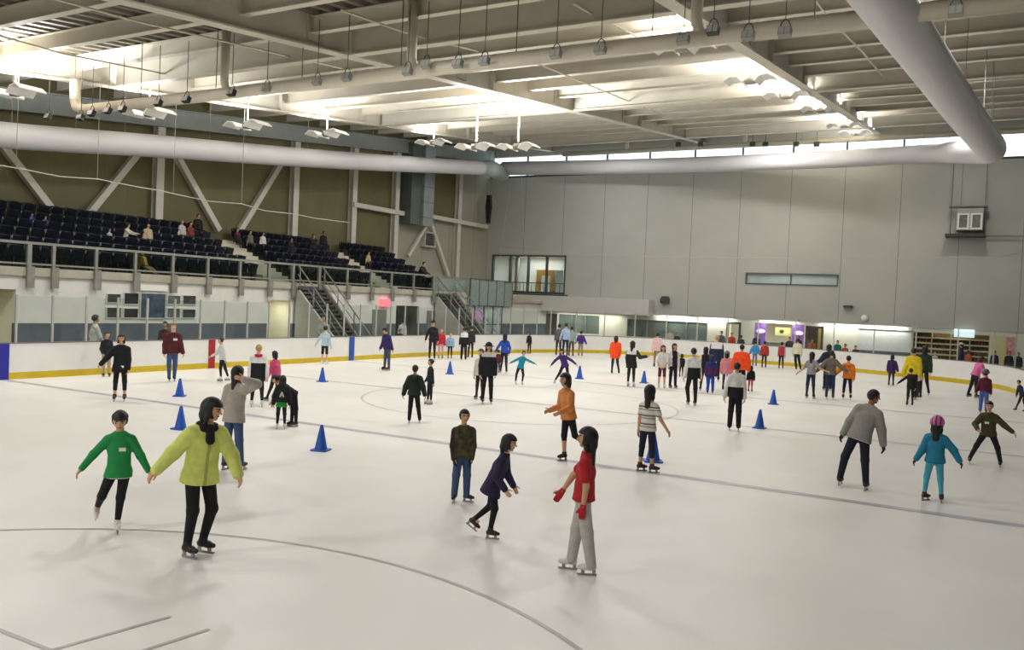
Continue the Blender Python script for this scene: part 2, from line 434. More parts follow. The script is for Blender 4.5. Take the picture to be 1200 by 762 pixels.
        if skate and mid:
            bm = B()
            Mx = Matrix((Vector(fd), Vector(fs), Vector(fu))).transposed().to_4x4()
            bl = lambda a, b: _box(bm, [x*H for x in a], [x*H for x in b], 0, Matrix.Translation(Vector(w_(an))) @ Mx)
            if near:
                prof = [(-.045, -.086), (.085, -.086), (.1, -.079), (.1, -.07), (-.045, -.07)]
                a2 = [Vector(w_(an+fd*p_[0]+fu*p_[1]-fs*.0035)) for p_ in prof]
                add_prism(bm, a2, Vector(fs*.007*H))
                bl((-.036, -.006, -.075), (-.012, .006, -.04)); bl((.045, -.006, -.075), (.07, .006, -.04))
            else: bl((-.045, -.005, -.086), (.09, .005, -.044))
            obj('blade', bm, mat('#9a9a98', .3, .9), o)
    if gloves:
        for sd in J:
            w, wd = J[sd][2:4]
            g = Field(); pn = nrm(-lf*sd-wd*((-lf*sd)@wd)); ac = np.cross(wd, pn); ac = -ac if ac@fw < 0 else ac
            g.cone(w_(w-wd*.01), w_(w+wd*.05), .022*H, .027*H, .01*H, side=ac, fa=.85, fb=.6)
            if near:
                for i, ln in ((-1.5, .036), (-.5, .043), (.5, .045), (1.5, .04)):
                    k0 = w+wd*.05+ac*i*.0118; k1 = k0+(wd*.92+pn*.38)*ln*.55; k2 = k1+(wd*.7+pn*.7)*ln*.55
                    g.cone(w_(k0), w_(k1), .0074*H, .007*H, .003*H); g.cone(w_(k1), w_(k2), .007*H, .0062*H, .003*H)
            else: g.cone(w_(w+wd*.05), w_(w+nrm(wd*.9+pn*.3)*.1), .024*H, .017*H, .01*H, side=ac, fa=.6, fb=.6)
            g.cone(w_(w+wd*.016+ac*.018), w_(w+wd*.045+ac*.04), .0105*H, .0085*H, .005*H)
            fmesh('glove', g.mesh(vox*.9), [mat(gloves, .8)], th)
    if scarf:
        g = Field()
        for i in range(8):
            a0 = 2*math.pi*i/8; a1 = 2*math.pi*(i+1)/8; rr = .05
            g.cone(w_(NB+lfU*math.cos(a0)*rr+fwU*math.sin(a0)*rr), w_(NB+lfU*math.cos(a1)*rr+fwU*math.sin(a1)*rr), .026*H, .026*H, .01*H)
        g.cone(w_(NB+fwU*.06), w_(NB+fwU*.085-U*.07), .026*H, .03*H, .01*H)
        fmesh('scarf', g.mesh(vox), [mat(scarf, .9)], th)
    # ---- hair, hats
    hm = mat(hc, .55, var=.25, scale=40)
    hd = lambda a, b, c_: hc_+hfw*a*hh+hl*b*hh+hu*c_*hh
    if hair and hair != 'bald':
        g = Field()
        gr = {'short': .04, 'bun': .055, 'pony': .055, 'bob': .085}.get(hair, .1)
        g.ell(hd(-.06, 0, .09), hu, hl, (.43+gr)*hh, (.345+gr)*hh, (.43+gr)*hh, .02*hh)
        lng = {'short': 0, 'bob': .75, 'long': 1.3, 'vlong': 2.0, 'pony': 0, 'bun': 0}.get(hair, 0)
        dn = -nrm(U*.7+Zv*.3)
        if lng:
            g.cone(hd(-.2, 0, .1), hd(-.28, 0, -.3), .3*hh, .3*hh, .1*hh, side=hl)
            p0 = hd(-.28, 0, -.25); bk = -fwU*.12*hh
            g.cone(p0, p0+dn*(lng-.35)*hh+bk*(1 if lng > 1 else .2), .3*hh, (.22 if lng > .8 else .27)*hh, .1*hh, side=hl, fa=.75, fb=.5)
            for e_ in (-1, 1):
                g.cone(hd(.0, e_*.33, .05), hd(-.05, e_*.33, -.45), .09*hh, .1*hh, .08*hh)
                if lng > 1: g.cone(hd(-.05, e_*.33, -.4), hd(-.1, e_*.3, -.45)+dn*.35*hh, .1*hh, .07*hh, .08*hh)
        if hair == 'pony':
            g.cone(hd(-.45, 0, .12), hd(-.62, 0, -.05), .09*hh, .13*hh, .05*hh); g.cone(hd(-.62, 0, -.05), hd(-.62, 0, -.75), .13*hh, .06*hh, .05*hh)
        if hair == 'bun': g.ell(hd(-.5, 0, .2), hu, hl, .17*hh, .17*hh, .17*hh, .03*hh)
        def face(X, Y, Z):
            a = (X-hc_[0])*hfw[0]+(Y-hc_[1])*hfw[1]+(Z-hc_[2])*hfw[2]; b = (X-hc_[0])*hu[0]+(Y-hc_[1])*hu[1]+(Z-hc_[2])*hu[2]
            return -np.maximum(.13*hh-a+.25*np.maximum(0, -b), b-.24*hh)
        g.subs.append(face)
        if not lng:
            g.subs.append(lambda X, Y, Z: -np.maximum((X-hc_[0])*hu[0]+(Y-hc_[1])*hu[1]+(Z-hc_[2])*hu[2]+.14*hh, -.12*hh-((X-hc_[0])*hfw[0]+(Y-hc_[1])*hfw[1]+(Z-hc_[2])*hfw[2])))
            g.subs.append(lambda X, Y, Z: -((X-hc_[0])*hu[0]+(Y-hc_[1])*hu[1]+(Z-hc_[2])*hu[2]+(.3 if hair == 'short' else .75)*hh))
        fmesh('hair', g.mesh(vox*.9), [hm], th)
    for kind, cc in (extra or []):
        if kind in ('helmet', 'beanie', 'cap', 'hat'):
            g = Field(); gr = {'helmet': .16, 'beanie': .1, 'cap': .09, 'hat': .09}[kind]
            g.ell(hd(-.05, 0, .14), hu, hl, (.42+gr)*hh, (.36+gr)*hh, (.44+gr)*hh, .02*hh)
            g.cut(hd(0, 0, .1 if kind != 'helmet' else .0), -hu)
            zz = None
            if kind == 'helmet':
                def zz(p, c_=hd(-.05, 0, .14)): return (np.abs((p-c_)@hl) % (.26*hh) < .07*hh).astype(int)
            h_ = fmesh('helmet' if kind == 'helmet' else ('knit_cap' if kind == 'beanie' else kind), g.mesh(vox*.9), [mat(cc, .4 if kind == 'helmet' else .9), mat('#3a2030', .5)], th, zz)
            if kind == 'hat':
                g = Field(); g.ell(hd(-.03, 0, .12), hu, hl, .06*hh, .75*hh, .8*hh, .01*hh); fmesh('brim', g.mesh(vox*.8), [mat(cc, .9)], h_)
            if kind == 'cap':
                g = Field(); g.ell(hd(.5, 0, .14), hu, hl, .05*hh, .3*hh, .32*hh, .01*hh); fmesh('brim', g.mesh(vox*.8), [mat(cc, .9)], h_)
        if kind == 'hood':
            g = Field(); g.cone(w_(NB-fwU*.05+lfU*.05), w_(NB-fwU*.075-U*.03), .03*H, .035*H, .02*H); g.cone(w_(NB-fwU*.05-lfU*.05), w_(NB-fwU*.075-U*.03), .03*H, .035*H, .02*H)
            fmesh('hood', g.mesh(vox), [mat(cc, .85)], th)
        if kind == 'pack':
            g = Field(); g.ell(w_(P+U*.19-fwU*.1), U, lfU, .12*H, .085*H, .05*H, .01*H); fmesh('backpack', g.mesh(vox), [mat(cc, .8)], th)
        if kind == 'band':
            g = Field(); g.ell(hd(-.05, 0, .11), hu, hl, .5*hh, .42*hh, .5*hh, .02*hh); g.cut(hd(0, 0, .32), hu); g.cut(hd(0, 0, .2), -hu)
            fmesh('headband', g.mesh(vox*.7), [mat(cc, .8)], th)
        if kind == 'hemband':
            g = Field(); g.cone(w_(P-U*(hem-.03)), w_(P-U*(hem-.001)), .106*H*(1+flare*.6)+puff*H, .107*H*(1+flare*.6)+puff*H, .01*H, side=lf, fa=.8, fb=.8)
            g.cut(w_(P-U*(hem-.012)), U); g.cut(w_(P-U*(hem+.004)), -U)
            fmesh('hem', g.mesh(vox*.6), [mat(cc, .85)], th)
    if tagw:      # paper name sticker on the chest
        bm = B(); c0 = Vector(w_(P+U*tagw[1]+fwU*(.0645+.0085+puff+tagw[3] if len(tagw) > 3 else .0745+puff)+lfU*tagw[0]))
        Mx = Matrix((Vector(lfU), Vector(U), Vector(fwU))).transposed().to_4x4()
        sz = tagw[2]*H
        _box(bm, [-sz, -sz*.55, -.004], [sz, sz*.55, .004], 0, Matrix.Translation(c0) @ Mx); obj('name_sticker', bm, mat('#e8e8e4', .6), th)
    NP[0] += 1
    return th, dict(w=w_, P=P, U=U, fwU=fwU, lfU=lfU, H=H, S=S, J=J, XV=XV, T=T)
# ------------------------------------------------------------------ the place
LW, SW, YB = -34.6, -29.3, 56.4        # outer left wall, wall under the stands, far end wall
WHITE = mat('#d9d7d0', .6, var=.04, scale=2); STEEL = mat('#c9c6ba', .5, var=.05, scale=3); OFF = mat('#c8c3b4', .55, var=.06, scale=2)
GREY = mat('#8c8b85', .7, var=.05, scale=1.5); DARK = mat('#1b1c1e', .5); RAILM = mat('#8a8a80', .45, .3, var=.08, scale=6)
# ice and concourse floor
def board_path():
    pts = [(-25.2, y) for y in (6, 12, 18, 24, 30, 36)]
    for q in ((560, 415.2), (610, 412.8), (650, 412.6), (700, 413.2), (760, 415.2), (820, 420), (883, 425.6), (950, 431.4), (1020, 437.6), (1083, 444.2), (1130, 449.2), (1162, 453.2), (1193, 458.5)):
        p = onz(*q); pts.append((p[0], p[1]))
    pts += [(.75, 41.5), (.95, 38.5), (1.0, 34), (1.0, 26)]
    # smooth by Catmull-Rom resampling
    P = [np.array(p) for p in pts]
    for _ in range(3):
        P = [P[0]]+[(P[i-1]+2*P[i]+P[i+1])/4 if 5 < i < len(P)-3 else P[i] for i in range(1, len(P)-1)]+[P[-1]]
    out = []
    for i in range(len(P)-1):
        p0 = P[max(i-1, 0)]; p1 = P[i]; p2 = P[i+1]; p3 = P[min(i+2, len(P)-1)]
        for t in np.linspace(0, 1, 9)[:-1]:
            out.append(.5*((2*p1)+(-p0+p2)*t+(2*p0-5*p1+4*p2-p3)*t*t+(-p0+3*p1-3*p2+p3)*t**3))
    out.append(P[-1]); return out
BP = board_path()
def path_norm(P):
    N = []
    for i in range(len(P)):
        t = P[min(i+1, len(P)-1)]-P[max(i-1, 0)]; t = t/np.linalg.norm(t); N.append(np.array([-t[1], t[0]]))   # outward (left of travel)
    return N
BN = path_norm(BP)
bm = B(); pts = [(-25.3, -8)]+[tuple(p+n*.05) for p, n in zip(BP, BN)]+[(8, 26), (8, -8)]
vs = [bm.verts.new((x, y, 0)) for x, y in pts]; bm.faces.new(vs)
def ice_mat():
    m = bpy.data.materials.new('ice'); m.use_nodes = True; nt = m.node_tree; b = nt.nodes['Principled BSDF']
    tc = nt.nodes.new('ShaderNodeTexCoord'); n = nt.nodes.new('ShaderNodeTexNoise'); n.inputs['Scale'].default_value = .35; n.inputs['Detail'].default_value = 6
    nt.links.new(tc.outputs['Object'], n.inputs['Vector'])
    r = nt.nodes.new('ShaderNodeValToRGB'); r.color_ramp.elements[0].position = .3; r.color_ramp.elements[1].position = .7
    r.color_ramp.elements[0].color = (*lin('#dcd8d0'), 1); r.color_ramp.elements[1].color = (*lin('#e6e3dc'), 1)
    nt.links.new(n.outputs['Fac'], r.inputs['Fac']); nt.links.new(r.outputs['Color'], b.inputs['Base Color'])
    n2 = nt.nodes.new('ShaderNodeTexNoise'); n2.inputs['Scale'].default_value = 1.2; n2.inputs['Detail'].default_value = 8
    nt.links.new(tc.outputs['Object'], n2.inputs['Vector'])
    mr = nt.nodes.new('ShaderNodeMapRange'); mr.inputs['To Min'].default_value = .28; mr.inputs['To Max'].default_value = .5
    nt.links.new(n2.outputs['Fac'], mr.inputs['Value']); nt.links.new(mr.outputs['Result'], b.inputs['Roughness'])
    b.inputs['Specular IOR Level'].default_value = .3
    bp = nt.nodes.new('ShaderNodeBump'); bp.inputs['Strength'].default_value = .05; nt.links.new(n2.outputs['Fac'], bp.inputs['Height']); nt.links.new(bp.outputs['Normal'], b.inputs['Normal'])
    return m
struct('floor', bm, ice_mat())
bm = B(); bx(bm, (-36, -8, -.25), (12, 66, -.03)); struct('floor_concourse', bm, mat('#6a6660', .7, var=.1, scale=1))
# painted lines in the ice
TR = [0]
def ice_strip(P, w, hexc, closed=False):
    P = [np.array(p[:2], float) for p in P]; bm = B(); n = len(P); L = []; R = []
    for i, p in enumerate(P):
        a = P[(i-1) % n] if closed else P[max(i-1, 0)]; b = P[(i+1) % n] if closed else P[min(i+1, n-1)]
        t = (b-a)/np.linalg.norm(b-a); nn = np.array([-t[1], t[0]])
        L.append(bm.verts.new((*(p+nn*w/2), .004))); R.append(bm.verts.new((*(p-nn*w/2), .004)))
    for i in range(n if closed else n-1):
        j = (i+1) % n; bm.faces.new((L[i], R[i], R[j], L[j]))
    TR[0] += 1; struct('trim_%d' % TR[0], bm, mat(hexc, .4, var=.12, scale=3))
for k, w, hx in ((-7.62, .22, '#a9a8ab'), (0, .2, '#bdbab8'), (7.62, .22, '#b8b7b8')):
    ice_strip([(-25.1, 22.11+k), (.7, 22.11+k)], w, hx)
ring = lambda cx, cy, r: [(cx+r*math.cos(2*math.pi*i/96), cy+r*math.sin(2*math.pi*i/96)) for i in range(96)]
ice_strip(ring(-25.18+12.95, 22.11, 4.57), .07, '#c2bfbd', True)
ice_strip(ring(-5.99, 2.11, 5.42), .05, '#a59b9c', True)
for a, b in (((62, 762), (200, 723)), ((165, 764), (245, 738)), ((-10, 735), (62, 764))):
    p, q = onz(*a), onz(*b); ice_strip([p, q], .045, '#b0a6a5')
# boards: one continuous ring of dasher boards with its kick strip, cap rail, posts and panes
D = thing('dasher_boards', 'white rink boards with yellow kick strip and glass round the ice', 'rink boards', (-25.2, 22, 0))
def wall_strip(P, N, z0, z1, o0, o1):
    bm = B(); rows = []
    for p, n in zip(P, N):
        a = p+n*o0; b = p+n*o1
        rows.append([bm.verts.new((a[0], a[1], z0)), bm.verts.new((a[0], a[1], z1)), bm.verts.new((b[0], b[1], z1)), bm.verts.new((b[0], b[1], z0))])
    for i in range(len(rows)-1):
        for k in range(4): bm.faces.new((rows[i][k], rows[i][(k+1) % 4], rows[i+1][(k+1) % 4], rows[i+1][k]))
    bm.faces.new(rows[0]); bm.faces.new(rows[-1][::-1]); return bm
BOARD = mat('#e3e2de', .35, var=.03, scale=2)
wobj('board_panel', wall_strip(BP, BN, 0, 1.05, 0, .11), BOARD, D)
wobj('kick_strip', wall_strip(BP, BN, 0, .2, -.012, -.001), mat('#c9ae1c', .4, var=.08, scale=4), D)
wobj('cap_rail', wall_strip(BP, BN, 1.05, 1.08, -.015, .15), mat('#6f6e70', .45), D)
# stripes where the lines climb the boards
for (x0, x1, hx) in ((-8, 10, '#23239c'), (243.5, 251, '#9c1a20'), (408, 414, '#234a9a')):
    y0, y1 = onx(x0, 432, -25.2)[1], onx(x1, 430, -25.2)[1]
    bm = B(); bx(bm, (-25.188, y0, .0), (-25.174, y1, 1.05)); wobj('line_stripe', bm, mat(hx, .45), D)
bm = B(); p = onz(1167, 453.8); bx(bm, (p[0]-.05, p[1]-.16, 0), (p[0]+.03, p[1]+.05, 1.05)); wobj('line_stripe', bm, mat('#a05a58', .5), D)
# glass and posts
cum = np.concatenate([[0], np.cumsum([np.linalg.norm(BP[i+1]-BP[i]) for i in range(len(BP)-1)])])
def at_len(s):
    i = min(max(np.searchsorted(cum, s)-1, 0), len(BP)-2); t = (s-cum[i])/(cum[i+1]-cum[i]); return BP[i]*(1-t)+BP[i+1]*t, BN[i]*(1-t)+BN[i+1]*t
GLASS = glass_mat('clear_pane', '#f4f8f6', .025)
s0 = 14.86-6; step = 1.118; posts = []
s = s0-step*6
while s < cum[-1]-.2:
    posts.append(s); s += step if s < 40 else (1.9 if s < 52 else 2.25)
POST = mat('#b9b9b2', .4, .4)
for s in posts:
    p, n = at_len(s); c = p+n*.075; top = 2.5 if s < 36 else 2.62
    bm = B(); bx(bm, (c[0]-.03, c[1]-.03, 1.08), (c[0]+.03, c[1]+.03, top)); wobj('glass_post', bm, POST, D)
for s, e in zip(posts[:-1], posts[1:]):
    p, n = at_len(s+.05); q, m = at_len(e-.05); a = p+n*.07; b = q+m*.07; t = (b-a)/np.linalg.norm(b-a); nn = np.array([-t[1], t[0]])*.006
    bm = B(); add_prism(bm, [(*(a-nn), 1.08), (*(b-nn), 1.08), (*(b-nn), 2.46), (*(a-nn), 2.46)], (nn[0]*2, nn[1]*2, 0)); wobj('glass_pane', bm, GLASS, D)
# ------------------------------------------------------------------ left side: wall under the stands
def rect_wall(bm, axis, v, th, a0, a1, z0, z1, holes, mi=0):
    """wall in the plane axis=v; holes are (a0, a1, z0, z1)"""
    xs = sorted({a0, a1, *[h[0] for h in holes], *[h[1] for h in holes]}); zs = sorted({z0, z1, *[z for h in holes for z in h[2:4] if z0 < z < z1]})
    for i in range(len(xs)-1):
        z = 0
        segs = []
        for j in range(len(zs)-1):
            cx, cz = (xs[i]+xs[i+1])/2, (zs[j]+zs[j+1])/2
            if any(h[0] < cx < h[1] and h[2] < cz < h[3] for h in holes): continue
            if segs and abs(segs[-1][1]-zs[j]) < 1e-6: segs[-1][1] = zs[j+1]
            else: segs.append([zs[j], zs[j+1]])
        for za, zb in segs:
            if axis == 0: bx(bm, (v, xs[i], za), (v-th, xs[i+1], zb), mi)
            else: bx(bm, (xs[i], v, za), (xs[i+1], v+th, zb), mi)
yv = lambda x, y=370, X=SW: float(onx(x, y, X)[1])
d1 = (yv(313), yv(343)); d0 = (11., yv(18)); d2 = (yv(436), yv(452)); d3 = (yv(464), yv(492)); d4 = (yv(500), yv(511))
WZ = 1.45
holes = [(d0[0], d0[1], 0, 2.6), (d1[0], d1[1], 0, 2.52), (d3[0], d3[1], 0, 2.45)]
bm = B(); rect_wall(bm, 0, SW, .2, 8, YB, WZ, 3.1, holes); struct('wall_left_lower', bm, WHITE)
bm = B(); rect_wall(bm, 0, SW, .2, 8, YB, -.03, WZ, holes); struct('wainscot_left', bm, mat('#59616a', .5, var=.1, scale=2))
# door recesses
def recess(n, a, b, zt, wallhex, doorhex, dx0, dx1, dz):
    bm = B(); X = SW-.2
    bx(bm, (X-1.3, a-.1, -.03), (X-1.4, b+.1, zt+.1)); bx(bm, (X, a-.1, -.03), (X-1.4, a, zt+.1)); bx(bm, (X, b, -.03), (X-1.4, b+.1, zt+.1)); bx(bm, (X, a, zt), (X-1.4, b, zt+.1))
    w = struct('door_%d' % n, bm, mat(wallhex, .6, var=.05))
    bm = B(); bx(bm, (X-1.18, dx0, 0), (X-1.3, dx1, dz)); d = obj('door_leaf', bm, mat(doorhex, .5), w)
    bm = B(); add_tube(bm, [(X-1.1, dx0+.12, 1.0), (X-1.1, dx0+.12, 1.25)], .02); bx(bm, (X-1.18, dx0+.1, 1.1), (X-1.1, dx0+.14, 1.14)); obj('door_handle', bm, STEEL, d)
    bm = B(); bx(bm, (X-1.165, dx0+.25, 1.3), (X-1.18, dx1-.25, dz-.2)); obj('door_pane', bm, mat('#52606c', .2), d)
    return w
recess(1, *d0, 2.6, '#ded8bc', '#1d1f24', d0[1]-1.9, d0[1]-.5, 2.15)
recess(2, *d1, 2.52, '#e6e1c8', '#202428', d1[0]+.35, d1[0]+1.35, 2.2)
recess(3, *d3, 2.45, '#5c5a54', '#17181a', d3[0]+.2, d3[1]-.25, 2.2)
for n, (a, b) in ((4, d2), (5, d4)):
    bm = B(); bx(bm, (SW+.005, a, 0), (SW+.06, b, 2.2)); w = struct('door_%d' % n, bm, mat('#7d7c74', .5, var=.05))
    bm = B(); add_tube(bm, [(SW+.1, a+.15, .95), (SW+.1, a+.15, 1.2)], .02); bx(bm, (SW+.06, a+.13, 1.06), (SW+.1, a+.17, 1.1)); obj('door_handle', bm, STEEL, w)
# warm lamp of each recess
def lamp(name, loc, power, size, rot=(0, 0, 0), col=(1, 1, 1), sy=None):
    l = bpy.data.lights.new(name, 'AREA'); l.energy = power; l.size = size; l.color = col
    if sy: l.shape = 'RECTANGLE'; l.size_y = sy
    o = bpy.data.objects.new(name, l); COL.objects.link(o); o.location = loc; o.rotation_euler = rot; return o
lamp('recess_lamp', (SW-.75, sum(d0)/2+1, 2.55), 22, .6, col=(1, .95, .8)); lamp('recess_lamp', (SW-.75, sum(d1)/2, 2.48), 22, .6, col=(1, .95, .82))
# team pictures on the wall under the seats
def framed(name, label, y0, y1, z0, z1, hexf, hexa, spots, n=0):
    t = thing(name, label, 'picture', (SW+.01, (y0+y1)/2, z0), 0)
    bm = B(); X = SW+.012; w = .05 if n else .025
    for a, b in (((y0, z0), (y1, z0+w)), ((y0, z1-w), (y1, z1)), ((y0, z0+w), (y0+w, z1-w)), ((y1-w, z0+w), (y1, z1-w))): bx(bm, (X, a[0], a[1]), (X+.045, b[0], b[1]))
    bmesh.ops.remove_doubles(bm, verts=bm.verts, dist=1e-5)
    wobj('frame', bm, mat(hexf, .5), t)
    bm = B(); bx(bm, (X, y0+w, z0+w), (X+.02, y1-w, z1-w)); wobj('print', bm, mat(hexa, .4, var=.6, scale=spots), t)
pw = lambda x: yv(x, 355)
zpic = lambda x, y: float(onx(x, y, SW)[2])
k = 0
for (xa, xb, ya, yb_, hx, lb) in ((124, 141, 344, 355, '#33352f', 'small dark team photo left of the big framed picture, top row, far left'), (144, 162, 343, 357, '#242628', 'dark team photo touching the left of the big picture, top row'),
        (124, 142, 360, 373, '#3a3c38', 'small dark photo with pale patches, bottom row, far left'), (144, 162, 361, 373, '#1d2230', 'near black photo, bottom row, next to the big picture on its left'),
        (195, 211, 346, 357, '#5c605c', 'grey photo right of the big framed picture, top row'), (213, 229, 346, 357, '#3c403e', 'dark photo at the right end of the top row of pictures'),
        (195, 211, 361, 373, '#565c60', 'grey blue photo right of the big picture, bottom row'), (213, 229, 362, 373, '#33363c', 'dark photo with a pale blot at the right end of the bottom row')):
    framed('framed_photo', lb, pw(xa), pw(xb), zpic((xa+xb)/2, yb_), zpic((xa+xb)/2, ya), '#d8d8d2', hx, 2.5)
framed('framed_picture', 'big square dark blue picture in a pale frame on the wall under the seats', pw(163), pw(194), zpic(178, 374), zpic(178, 343), '#b9b9ae', '#3a4a5c', 3.5, 1)
bm = B(); bx(bm, (SW+.01, pw(162), zpic(178, 341)), (SW+.1, pw(195), zpic(178, 334))); tag(obj('lit_sign', bm, mat('#e6e4dc', .5)), 'blank white sign board above the big framed picture', 'sign')
# ------------------------------------------------------------------ raised stand
CONC = mat('#8a887e', .8, var=.12, scale=2.5, bump=.1); EDGE = mat('#aaa493', .6, var=.08, scale=2)
R0, RD, RH, Z0 = -29.95, .8, .37, 3.4
XE = SW+.1
S_ = thing('grandstand', 'raised concrete grandstand with stepped rows and stair aisles on the left', 'grandstand', (-31, 28, 3.05))
bm = B(); bx(bm, (XE, 8, 3.08), (LW+.05, YB-2.5, 3.38)); wobj('platform', bm, EDGE, S_)
bm = B(); prof = []
poly = [(R0+.35, 3.38)]
for r_ in range(1, 6): poly += [(R0+.35-RD*r_+.0, 3.38+RH*(r_-1)), (R0+.35-RD*r_, 3.38+RH*r_)]
poly += [(LW+.06, 3.38+RH*5), (LW+.06, 3.38)]
add_prism(bm, [(x, 8, z) for x, z in poly], (0, 36, 0)); wobj('stepped_rows', bm, mat('#3a3a3a', .8, var=.15, scale=3), S_)
AIS = [(29.0, 30.6), (37.2, 38.7)]
for a, b in AIS:
    for k in range(11):
        xa = R0+.45-RD*.5*k; bm = B(); bx(bm, (xa, a, 3.38), (xa-.4, b, 3.38+RH*.5*(k+.6)))
        wobj('aisle_step', bm, mat('#b8b3a2', .7, var=.08, scale=3), S_)
        bm = B()
# seats
NAVY = mat('#0d1220', .38, var=.2, scale=20); NAVY2 = mat('#0a0e1a', .4)
def seat_proto(label, group, loc):
    t = thing('stadium_seat', label, 'seat', loc, 0, group)
    bm = B()                                           # backrest: curved shell with a rolled top
    rows = []
    for z, x0 in ((.36, -.14), (.5, -.17), (.64, -.19), (.76, -.22), (.8, -.235), (.8, -.27), (.7, -.25), (.5, -.215), (.36, -.18)):
        row = []
        for k in range(7):
            u = -1+2*k/6; w = .23*(1 if z < .7 else .97); row.append(bm.verts.new((x0+.05*u*u, u*w, z-(.03*u*u*u*u if z > .7 else 0))))
        rows.append(row)
    n = len(rows)
    for i in range(n):
        for k in range(6):
            bm.faces.new((rows[i][k], rows[i][k+1], rows[(i+1) % n][k+1], rows[(i+1) % n][k])).smooth = True
    bm.faces.new([r[0] for r in rows]); bm.faces.new([r[6] for r in rows][::-1])
    obj('backrest', bm, NAVY, t)
    bm = B()                                           # folded-up seat pan on its bracket
    add_prism(bm, [(-.13, -.21, .36), (-.09, -.21, .4), (.02, -.21, .74), (-.03, -.21, .76), (-.15, -.21, .42)], (0, .42, 0))
    obj('seat_pan', bm, NAVY, t)
    bm = B(); bx(bm, (-.21, -.03, 0), (-.11, .03, .4)); bx(bm, (-.26, -.09, 0), (-.06, .09, .02)); obj('pedestal', bm, DARK, t)
    return t
ROWN = ['front', 'second', 'third', 'fourth', 'fifth', 'back']
blocks = [(13.2, 28.8, 'block left of the first aisle'), (30.8, 37.0, 'block between the two aisles'), (38.9, 43.2, 'far block beyond the second aisle')]
proto = None; nseat = 0
for r_ in range(6):
    for a, b, nm in blocks:
        n = int((b-a)/.56)
        for k in range(n):
            loc = (R0-RD*r_+.02, a+.28+k*(b-a)/n, 3.385+RH*r_)
            lab = 'navy folding stadium seat in the %s row, %s' % (ROWN[r_], nm); grp = 'navy seats, %s row, %s' % (ROWN[r_], nm)
            if proto is None: proto = seat_proto(lab, grp, loc)
            else: dup(proto, loc, 0, lab, grp)
            nseat += 1
# guard rail on the platform edge
G_ = thing('guard_rail', 'long grey guard rail with square posts along the edge of the grandstand', 'railing', (XE, 30, 3.38))
RX = XE-.08
py = [yv(x, 318, RX) for x in (-20, 33, 62, 112, 158, 202, 243, 281, 315, 343, 374, 407, 435, 459, 485, 508)]
yend = yv(548, 330, RX)
bm = B(); add_tube(bm, [(RX, py[0], 4.22), (RX, yend, 4.26)], .045, square=True); wobj('top_rail', bm, RAILM, G_)
bm = B(); add_tube(bm, [(RX, py[0], 3.5), (RX, yend, 3.5)], .03, square=True); wobj('bottom_rail', bm, RAILM, G_)
for k, y in enumerate(py):
    w = .075 if k in (1, 9, 10, 15) else .055
    bm = B(); bx(bm, (RX-w, y-w, 3.38), (RX+w, y+w, 4.2)); wobj('post', bm, RAILM, G_)
    bm = B(); bx(bm, (XE+.002, y-.13, 2.68), (XE+.1, y+.13, 3.42)); wobj('bracket_plate', bm, RAILM, G_)
PANE = glass_mat('guard_pane', '#dfe6e3', .015)
for a, b in zip(py[:-1], py[1:]):
    bm = B(); bx(bm, (RX-.006, a+.09, 3.53), (RX+.006, b-.09, 4.17)); wobj('guard_pane', bm, PANE, G_)
# end balcony with frosted fascia panels
K_ = thing('balcony_screen', 'green grey frosted glass balcony front at the far end of the stand', 'balcony', (XE, 48, 2.6))
FRO = mat('#7f8d86', .25, var=.08, scale=3)
yb = np.linspace(yend, yv(598, 345, XE), 6)
for k in range(5):
    bm = B(); bx(bm, (XE+.12, yb[k]+.03, 2.62), (XE+.16, yb[k+1]-.03, 4.22)); wobj('panel', bm, FRO, K_)
for y in yb:
    bm = B(); bx(bm, (XE+.1, y-.03, 2.6), (XE+.18, y+.03, 4.27)); wobj('mullion', bm, mat('#4b524f', .5), K_)
bm = B(); bx(bm, (XE+.09, yend, 4.24), (XE+.2, yb[-1], 4.3)); wobj('cap_rail', bm, mat('#4b524f', .5), K_)
bm = B(); bx(bm, (XE+.1, yend, 2.9), (SW-3, YB-.5, 3.06)); struct('floor_balcony', bm, EDGE)
bm = B(); add_tube(bm, [(RX, yv(508, 330, RX), 4.24), (RX, yend, 4.26)], .04, square=True); wobj('hand_rail', bm, RAILM, K_)
y8 = yv(508, 330, RX)
bm = B(); bx(bm, (RX-.01, y8+.1, 3.4), (RX+.01, yend-.05, 4.18)); wobj('panel', bm, FRO, K_)
